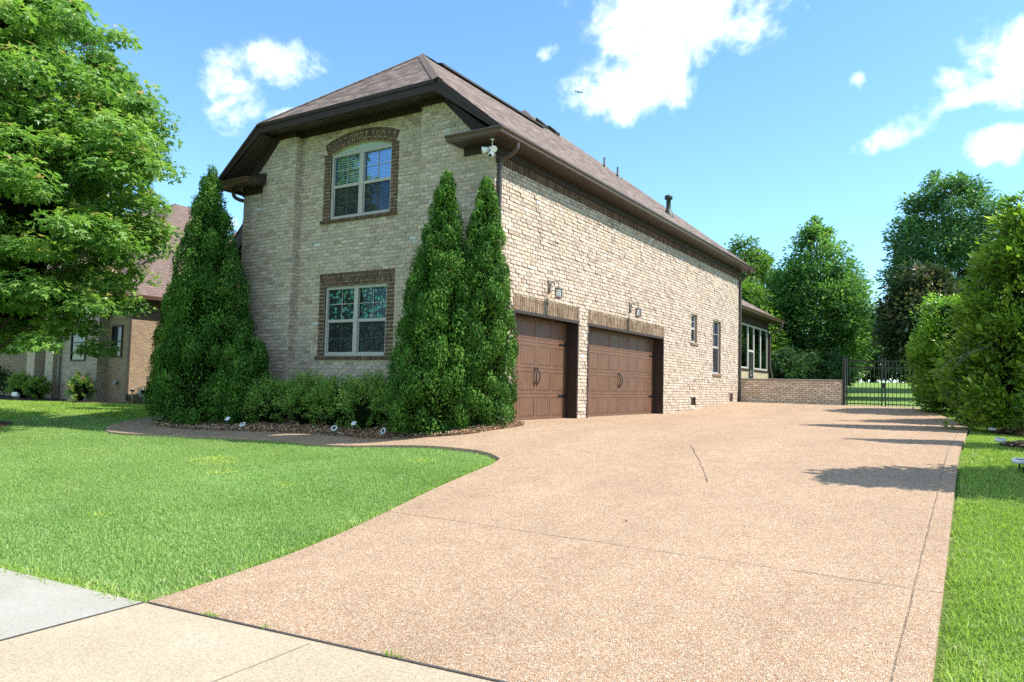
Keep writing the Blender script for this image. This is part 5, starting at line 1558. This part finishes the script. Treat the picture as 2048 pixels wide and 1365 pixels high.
make_shrub('dark loose shrub at the neighbour\'s far left corner', (-25.3, 2.3, -.2), .95, .7, 1.15, 504, M['dark_understory'], 100, 40, .08, NG, wild=.3)
sp = thing('spotlight', 'small white spotlight box in the neighbour\'s dark mulch', 'garden light', (-20.9, 1.35, -.18), .5)
mb = MB(); mb.hexa([(-.1, -.08, .10), (.1, -.08, .10), (.1, .08, .02), (-.1, .08, .02), (-.1, -.06, .24), (.1, -.06, .24), (.1, .08, .16), (-.1, .08, .16)]); mb.build('lamp_head', [M['white_plastic']], sp, bevel=.01)
mb = MB(); mb.tube([(0, 0, .08), (0, 0, -.1)], .015, 6); mb.build('stake', [M['black_metal']], sp)

# ------------------------------------------------------------------ airliner
ap = thing('airplane', 'tiny airliner crossing in front of the big cloud', 'airplane', (-473.6*2.6, 900*2.6+20, 419.8*2.6))
M['plane'] = simple('aircraft_grey', (.22, .25, .30), .4)
d = Vector((.93, .10, -.18)).normalized()
mb = MB()
L = 36
mb.tube([d*(-L*.5), d*(-L*.35), d*(-L*.1), d*(L*.35), d*(L*.46), d*(L*.5)], [.5, 1.4, 2., 2., 1.3, .3], 12); mb.build('fuselage', [M['plane']], ap)
side = d.cross(Vector((0, 0, 1))).normalized(); upv = side.cross(d)
for s in (1, -1):
    mb = MB(); a = d*3; b = d*-3; tip = side*s*16+d*-6+upv*1.5; tp2 = side*s*16+d*-7.8+upv*1.5; th_ = upv*.35
    mb.hexa([a, b, tp2, tip, a+th_, b+th_, tp2+th_*.4, tip+th_*.4]); mb.build('wing', [M['plane']], ap)
mb = MB(); a = d*-13; b = d*-17.5; mb.hexa([a-side*.2, a+side*.2, b+side*.2, b-side*.2, d*-17.0-side*.1+upv*7, d*-17.0+side*.1+upv*7, d*-19+side*.1+upv*7, d*-19-side*.1+upv*7]); mb.build('tail_fin', [M['plane']], ap)

# ------------------------------------------------------------------ lawns: real blades
def blades(name, poly_fn, x0, x1, y0, y1, dens, hgt, wid, mat, seed, label=None, lean=.5, dry=.04, zoff=-.045):
    rng = np.random.default_rng(seed)
    n = int((x1-x0)*(y1-y0)*dens)
    X = rng.uniform(x0, x1, n); Y = rng.uniform(y0, y1, n)
    k = poly_fn(X, Y, rng); X = X[k]; Y = Y[k]; n = len(X)
    Z = terr(X, Y)+zoff
    # slow variation of height: soft tufts
    hv = .75+.35*np.sin(X*3.1+np.sin(Y*2.3)*1.7)*np.sin(Y*3.7+np.cos(X*1.9))
    H = hgt*np.clip(hv, .5, 1.2)*rng.uniform(.55, 1.25, n)
    a = rng.uniform(0, 2*np.pi, n); b = rng.uniform(0, 2*np.pi, n); l = rng.uniform(.1, lean, n)*H*1.4
    P = np.stack([X, Y, Z], 1); S = np.stack([np.cos(a), np.sin(a), np.zeros(n)], 1)*(wid*rng.uniform(.6, 1.3, n))[:, None]*.5
    dirv = np.stack([np.cos(b), np.sin(b), np.zeros(n)], 1)
    Mid = P+dirv*(l*.35)[:, None]+np.array([0, 0, 1])*(H*.6)[:, None]
    T = P+dirv*l[:, None]+np.array([0, 0, 1])*(H*np.sqrt(np.clip(1-(l/H/1.5)**2, .2, 1)))[:, None]
    V = np.stack([P-S, P+S, Mid+S*.8, Mid-S*.8, T], 1).reshape(-1, 3)
    i = np.arange(n)*5
    Q = np.stack([i, i+1, i+2, i+3], 1); R3 = np.stack([i+3, i+2, i+4], 1)
    pt = .5+.20*np.sin(X*1.3+np.sin(Y*.9)*2)+.16*np.sin(Y*2.1+X*.6)+.14*np.sin(X*.45-Y*.7+np.sin(X*.8))+.16*np.sign(np.sin((X*.35+Y)*5.6))*.6
    rnd = np.clip(.2+.45*pt+rng.normal(0, .17, n), 0, .86); m = rng.random(n) < dry*(.4+1.6*(np.sin(X*2.3+1)*np.sin(Y*2.9) > .2)); rnd[m] = rng.uniform(.88, 1., m.sum())
    o = np_mesh(name, V, [Q, R3], mat, None, None, np.r_[rnd, rnd])
    o['kind'] = 'stuff'; o['category'] = 'grass'
    if label: o['label'] = label
    return o
lawn_poly = [(-30, -9.35), (1.53, -8.545), (3.10, -8.42)] + [(x-.03, y) for x, y in nose] + [(x, y-.03) for x, y in walk_out] + [(-9.45, 8.), (-30, 8.)]
nbp = NB
ring0 = RINGS[0]
def lawn_near(X, Y, rng):
    k = in_poly(X, Y, lawn_poly)
    dist = np.hypot(X-7.6, Y+11.2)
    keep = rng.random(len(X)) < np.clip((8.5/dist)**1.4, .0, 1)
    return k & keep & (np.hypot(X-ring0[0], Y-ring0[1]) > ring0[2]) & ~in_poly(X, Y, nbp)
blades('grass', lawn_near, -13, 3.3, -9.2, -1.0, 5200, .038, .0075, M['grass'], 601, 'mown bright green lawn between the sidewalk and the curved walk', .75, .05)
def lawn_far(X, Y, rng):
    k = in_poly(X, Y, lawn_poly)
    far = (X < -9.3) & (X > -24) & (Y < 3.2) & (Y > -7) & ((X < -13) | (Y > -1.0))
    return k & far & (np.hypot(X-ring0[0], Y-ring0[1]) > ring0[2]) & ~in_poly(X, Y, nbp) & ~((X < NX+.02) & (Y > NY-.4))
blades('grass', lawn_far, -24, -9.2, -7, 3.2, 900, .06, .016, M['grass_warm'], 602, 'far lawn in front of the neighbour\'s mulch bed', .7, .03)
edge_r = [(7.40, 17.), (6.2, 17.2)] + [(x+.03, y) for x, y in FAR_R[::-1]]
def right_lawn(X, Y, rng):
    ex = np.interp(Y, [-8.3, -5, -1, 4, 8.6, 9.8, 11.6, 13.4, 15.2, 17], [7.43, 7.41, 7.39, 7.4, 7.4, 7.32, 7.02, 6.52, 6.12, 6.02])
    k = (X > ex+.01) & (Y > sw_edge(X)+.02)
    for (cx, cy, r) in RINGS[1:]: k &= np.hypot(X-cx, Y-cy) > r
    dist = np.hypot(X-7.6, Y+11.2)
    return k & (rng.random(len(X)) < np.clip((7./dist)**1.3, 0, 1))
blades('grass', right_lawn, 5.9, 10.5, -8.5, 17, 5600, .046, .0075, M['grass_warm'], 603, 'sunny lawn strip along the right edge of the driveway', .75, .07)
# long unmown blades on the edges of the lawns
def tufts(X, Y, rng):
    e1 = (np.abs(Y-(-8.56+.082*(X-1.5))) < .10) & (X < 3.15)
    ex = 7.42
    e2 = (X > 7.40) & (X < 7.62+.4*rng.random(len(X))) & (Y > sw_edge(X))
    clump = np.sin(X*9.1+np.sin(Y*7.3)*2)*np.sin(Y*8.3+np.cos(X*5.1)*2) > .15
    w = e1 | (e2 & clump)
    dd = np.abs(X-np.interp(Y, [p[1] for p in nose], [p[0] for p in nose]))
    e3 = (dd < .12) & (X < np.interp(Y, [p[1] for p in nose], [p[0] for p in nose])-.01) & (Y > -8.4) & (Y < -3.1)
    return w | e3
blades('grass', tufts, -8, 8.2, -9.6, 2., 1900, .078, .009, M['grass_warm'], 604, 'longer ragged blades along the edges of both lawns', 1.0, .16)
# weeds growing in the joint between driveway and sidewalk
def joint_weeds(X, Y, rng):
    return (np.abs(Y-(sw_edge(X)+.005)) < .02) & (X > 3.15) & (X < 7.4) & (np.sin(X*5.3)+np.sin(X*13.7+1)+np.sin(X*29.)*.6 > 1.35)
blades('weeds', joint_weeds, 3.1, 7.4, -8.5, -8.0, 9000, .035, .006, M['grass_warm'], 605, 'small weeds growing in the dark joint beside the sidewalk', 1., .1, 0.)
# yellowish clover patches
def clover(X, Y, rng):
    k = np.zeros(len(X), bool)
    for cx, cy, r in ((-2.4, -3.95, .34), (-1.3, -4.6, .2), (.9, -5.4, .14), (1.3, -3.5, .2), (.2, -7.1, .16)):
        k |= np.hypot((X-cx)/1.6, Y-cy) < r*rng.random(len(X))**.5
    return k
M['clover'] = leaf_mat('clover_leaves', [(0., (.38, .48, .08)), (1., (.62, .66, .20))], .35, .6, .25)
blades('clover', clover, -5.5, 2.6, -7.6, -2.6, 1000, .058, .012, M['clover'], 606, 'yellowish clover patches scattered in the front lawn', 1., .0)

# wood chips and stones lying in the front bed
def chips(name, fn, x0, x1, y0, y1, dens, size, mat, seed, label, zf):
    rng = np.random.default_rng(seed); n = int((x1-x0)*(y1-y0)*dens); X = rng.uniform(x0, x1, n); Y = rng.uniform(y0, y1, n)
    k = fn(X, Y); X = X[k]; Y = Y[k]; n = len(X)
    Z = np.array([zf(a, b) for a, b in zip(X, Y)])+.006+rng.random(n)*.015
    T = unit(np.c_[rng.normal(size=(n, 2)), rng.normal(0, .3, n)]); S = unit(np.cross(T, unit(np.array([0, 0, 1.])+rng.normal(0, .35, (n, 3)))))
    L = size*rng.uniform(.5, 1.5, n); Nn = unit(np.cross(T, S))*.5
    P = np.stack([X, Y, Z], 1)
    h = (L*.18)[:, None]*unit(np.cross(S, T))
    a = P-T*L[:, None]*.5; b = P+T*L[:, None]*.5; s = S*(L*.3)[:, None]
    V = np.stack([a, P+s, b, P-s, P+np.abs(h)*np.array([0, 0, 1])+np.array([0, 0, 1])*(L*.15)[:, None]], 1).reshape(-1, 3); i = np.arange(n)*5
    F = np.concatenate([np.stack([i, i+1, i+4], 1), np.stack([i+1, i+2, i+4], 1), np.stack([i+2, i+3, i+4], 1), np.stack([i+3, i, i+4], 1)])
    o = np_mesh(name, V, F, mat, None, None, np.tile(rng.random(n), 4)); tag(o, label, 'mulch', kind='stuff'); return o
chips('wood_chips', lambda X, Y: in_poly(X, Y, bedp) & (Y < -.35), -8.2, .8, -2., -.3, 420, .05, M['chip'], 701, 'wood chips and small stones scattered over the front bed', bed_z)
chips('wood_chips', lambda X, Y: np.any([np.hypot(X-c, Y-d) < r*.97 for c, d, r in RINGS[1:]], axis=0), 7.6, 10, -2.2, 8.2, 260, .06, M['chip'], 702, 'dark bark pieces in the mulch rings on the right', lambda x, y: max(mound(.13, *r)(x, y) for r in RINGS[1:]))
# a few fallen leaves
chips('fallen_leaves', lambda X, Y: np.ones(len(X), bool), 2.5, 7.3, -8.2, 9, .07, .035, M['chip'], 703, 'few dry leaf scraps lying on the driveway', lambda x, y: tz(x, y))

# ------------------------------------------------------------------ camera
yaw, pitch, roll = map(rad, (-32.4426, 3.47779, 1.37975))
f = Vector((math.sin(yaw)*math.cos(pitch), math.cos(yaw)*math.cos(pitch), math.sin(pitch)))
r0 = Vector((math.cos(yaw), -math.sin(yaw), 0)); u0 = r0.cross(f)
rr_ = r0*math.cos(roll)+u0*math.sin(roll); uu_ = -r0*math.sin(roll)+u0*math.cos(roll)
cam = bpy.data.cameras.new('camera'); co = bpy.data.objects.new('camera', cam); COL.objects.link(co)
co.matrix_world = Matrix(((rr_.x, uu_.x, -f.x, 7.6), (rr_.y, uu_.y, -f.y, -11.2), (rr_.z, uu_.z, -f.z, .69), (0, 0, 0, 1)))
cam.sensor_width = 36; cam.lens = 36*1473.758/2048; cam.clip_start = .05; cam.clip_end = 20000
SC.camera = co

# ------------------------------------------------------------------ light
sv = Vector((1, .42, 1.32)).normalized()
elev = math.asin(sv.z); az = math.atan2(sv.x, sv.y)
sun = bpy.data.lights.new('sun', 'SUN'); so = bpy.data.objects.new('sun', sun); COL.objects.link(so)
sun.energy = 4.2; sun.angle = rad(.53); sun.color = (1., .945, .825)
so.rotation_euler = sv.to_track_quat('Z', 'Y').to_euler()

# ------------------------------------------------------------------ sky with clouds
w = bpy.data.worlds.new('World'); SC.world = w; w.use_nodes = True
t = NT(w.node_tree); bg = t.n['Background']
sky = t.node('ShaderNodeTexSky'); sky.sky_type = 'NISHITA'; sky.sun_disc = False
sky.sun_elevation = elev; sky.sun_rotation = az; sky.altitude = 100; sky.air_density = 1.0; sky.dust_density = .25; sky.ozone_density = 2.2
gen = t.coord('Generated')
nrm = t.node('ShaderNodeVectorMath', operation='NORMALIZE'); t.put(nrm.inputs[0], gen)
dirv = nrm.outputs[0]
s = t.sep(dirv)
A_ = t.math('ARCTAN2', s[0], s[1]); E_ = t.math('ARCSINE', s[2])
clouds = [(-.905, .396, .082, .028, .12, 1.02), (-.950, .352, .046, .048, .3, .92), (-.862, .338, .055, .010, .1, .55), (-.938, .194, .020, .018, 0, .7),
          (-.335, .480, .118, .058, 0, 1.25), (-.290, .452, .075, .034, -.2, 1.), (-.375, .432, .07, .052, 0, 1.15), (-.425, .386, .102, .038, .10, 1.4), (-.503, .494, .024, .018, 0, .55), (-.528, .433, .024, .016, .5, .3),
          (-.126, .373, .017, .018, 0, .4), (.062, .372, .08, .050, 0, 1.35), (.005, .352, .06, .024, -.25, 1.0), (-.078, .312, .055, .020, .25, 1.3), (-.035, .334, .055, .018, .35, .95), (.022, .281, .036, .025, 0, 1.05),
          (-.585, .413, .018, .015, 0, .2), (.22, .5, .12, .06, 0, 1.), (-1.45, .45, .16, .07, 0, 1.), (-1.9, .3, .3, .08, 0, 1.), (.7, .35, .3, .09, 0, 1.), (1.6, .5, .3, .1, 0, 1.), (2.6, .4, .4, .1, 0, 1.), (-2.6, .45, .35, .1, 0, 1.), (3., .8, 1.2, .2, 0, 1.3), (-2.2, .95, 1.0, .22, 0, 1.3), (1.6, 1.0, .8, .14, 0, 1.2), (-2.9, .2, .8, .1, 0, 1.), (2.0, .25, .6, .1, 0, 1.)]  # big clouds overhead and behind the camera are added, unseen, to whiten fill light
fb = t.noise(dirv, 9., 9, .62, .35)
fb2 = t.noise(dirv, 34., 6, .62, .2)
mask = None
for (a, e, ra, re, rot, amp) in clouds:
    da = t.math('SUBTRACT', A_, a); de = t.math('SUBTRACT', E_, e)
    ca, sa = math.cos(rot), math.sin(rot)
    x = t.math('ADD', t.math('MULTIPLY', da, ca/ra), t.math('MULTIPLY', de, sa/ra)); y = t.math('ADD', t.math('MULTIPLY', da, -sa/re), t.math('MULTIPLY', de, ca/re))
    dd = t.math('SUBTRACT', 1., t.math('ADD', t.math('MULTIPLY', x, x), t.math('MULTIPLY', y, y)))
    dd = t.math('ADD', t.math('MULTIPLY', t.math('MAXIMUM', dd, -1.6), 1.), amp-1.)
    mask = dd if mask is None else t.math('MAXIMUM', mask, dd)
val = t.math('ADD', t.math('MULTIPLY', mask, .42), t.math('ADD', t.math('MULTIPLY', t.math('SUBTRACT', fb, .5), 2.1), t.math('MULTIPLY', t.math('SUBTRACT', fb2, .5), .75)))
cm = t.maprange(val, -.02, .58, 0, 1, True)
fb3 = t.noise(t.mapping(dirv, (1, 1, 1.6), (.3, .1, .25)), 7., 6, .55)
dens = t.math('MULTIPLY', t.maprange(val, .2, 1.1, 0, 1, True), t.maprange(fb3, .34, .54, .55, 1., True))
ccol = t.mix(dens, (5.6, 6.2, 6.8, 1), (8.6, 8.6, 8.6, 1))
skyc = t.mix(1., sky.outputs[0], (.80, 1.06, 1.13, 1), 'MULTIPLY')
colr = t.mix(cm, skyc, ccol)
t.put(bg.inputs[0], colr); bg.inputs[1].default_value = .128

# ------------------------------------------------------------------ render look
SC.view_settings.view_transform = 'Standard'; SC.view_settings.look = 'None'; SC.view_settings.gamma = 1.; SC.view_settings.exposure = 1.05
SC.view_settings.use_curve_mapping = False
SC.render.engine = 'CYCLES'
SC.cycles.max_bounces = 6; SC.cycles.transparent_max_bounces = 12; SC.cycles.diffuse_bounces = 3; SC.cycles.glossy_bounces = 3; SC.cycles.use_denoising = False
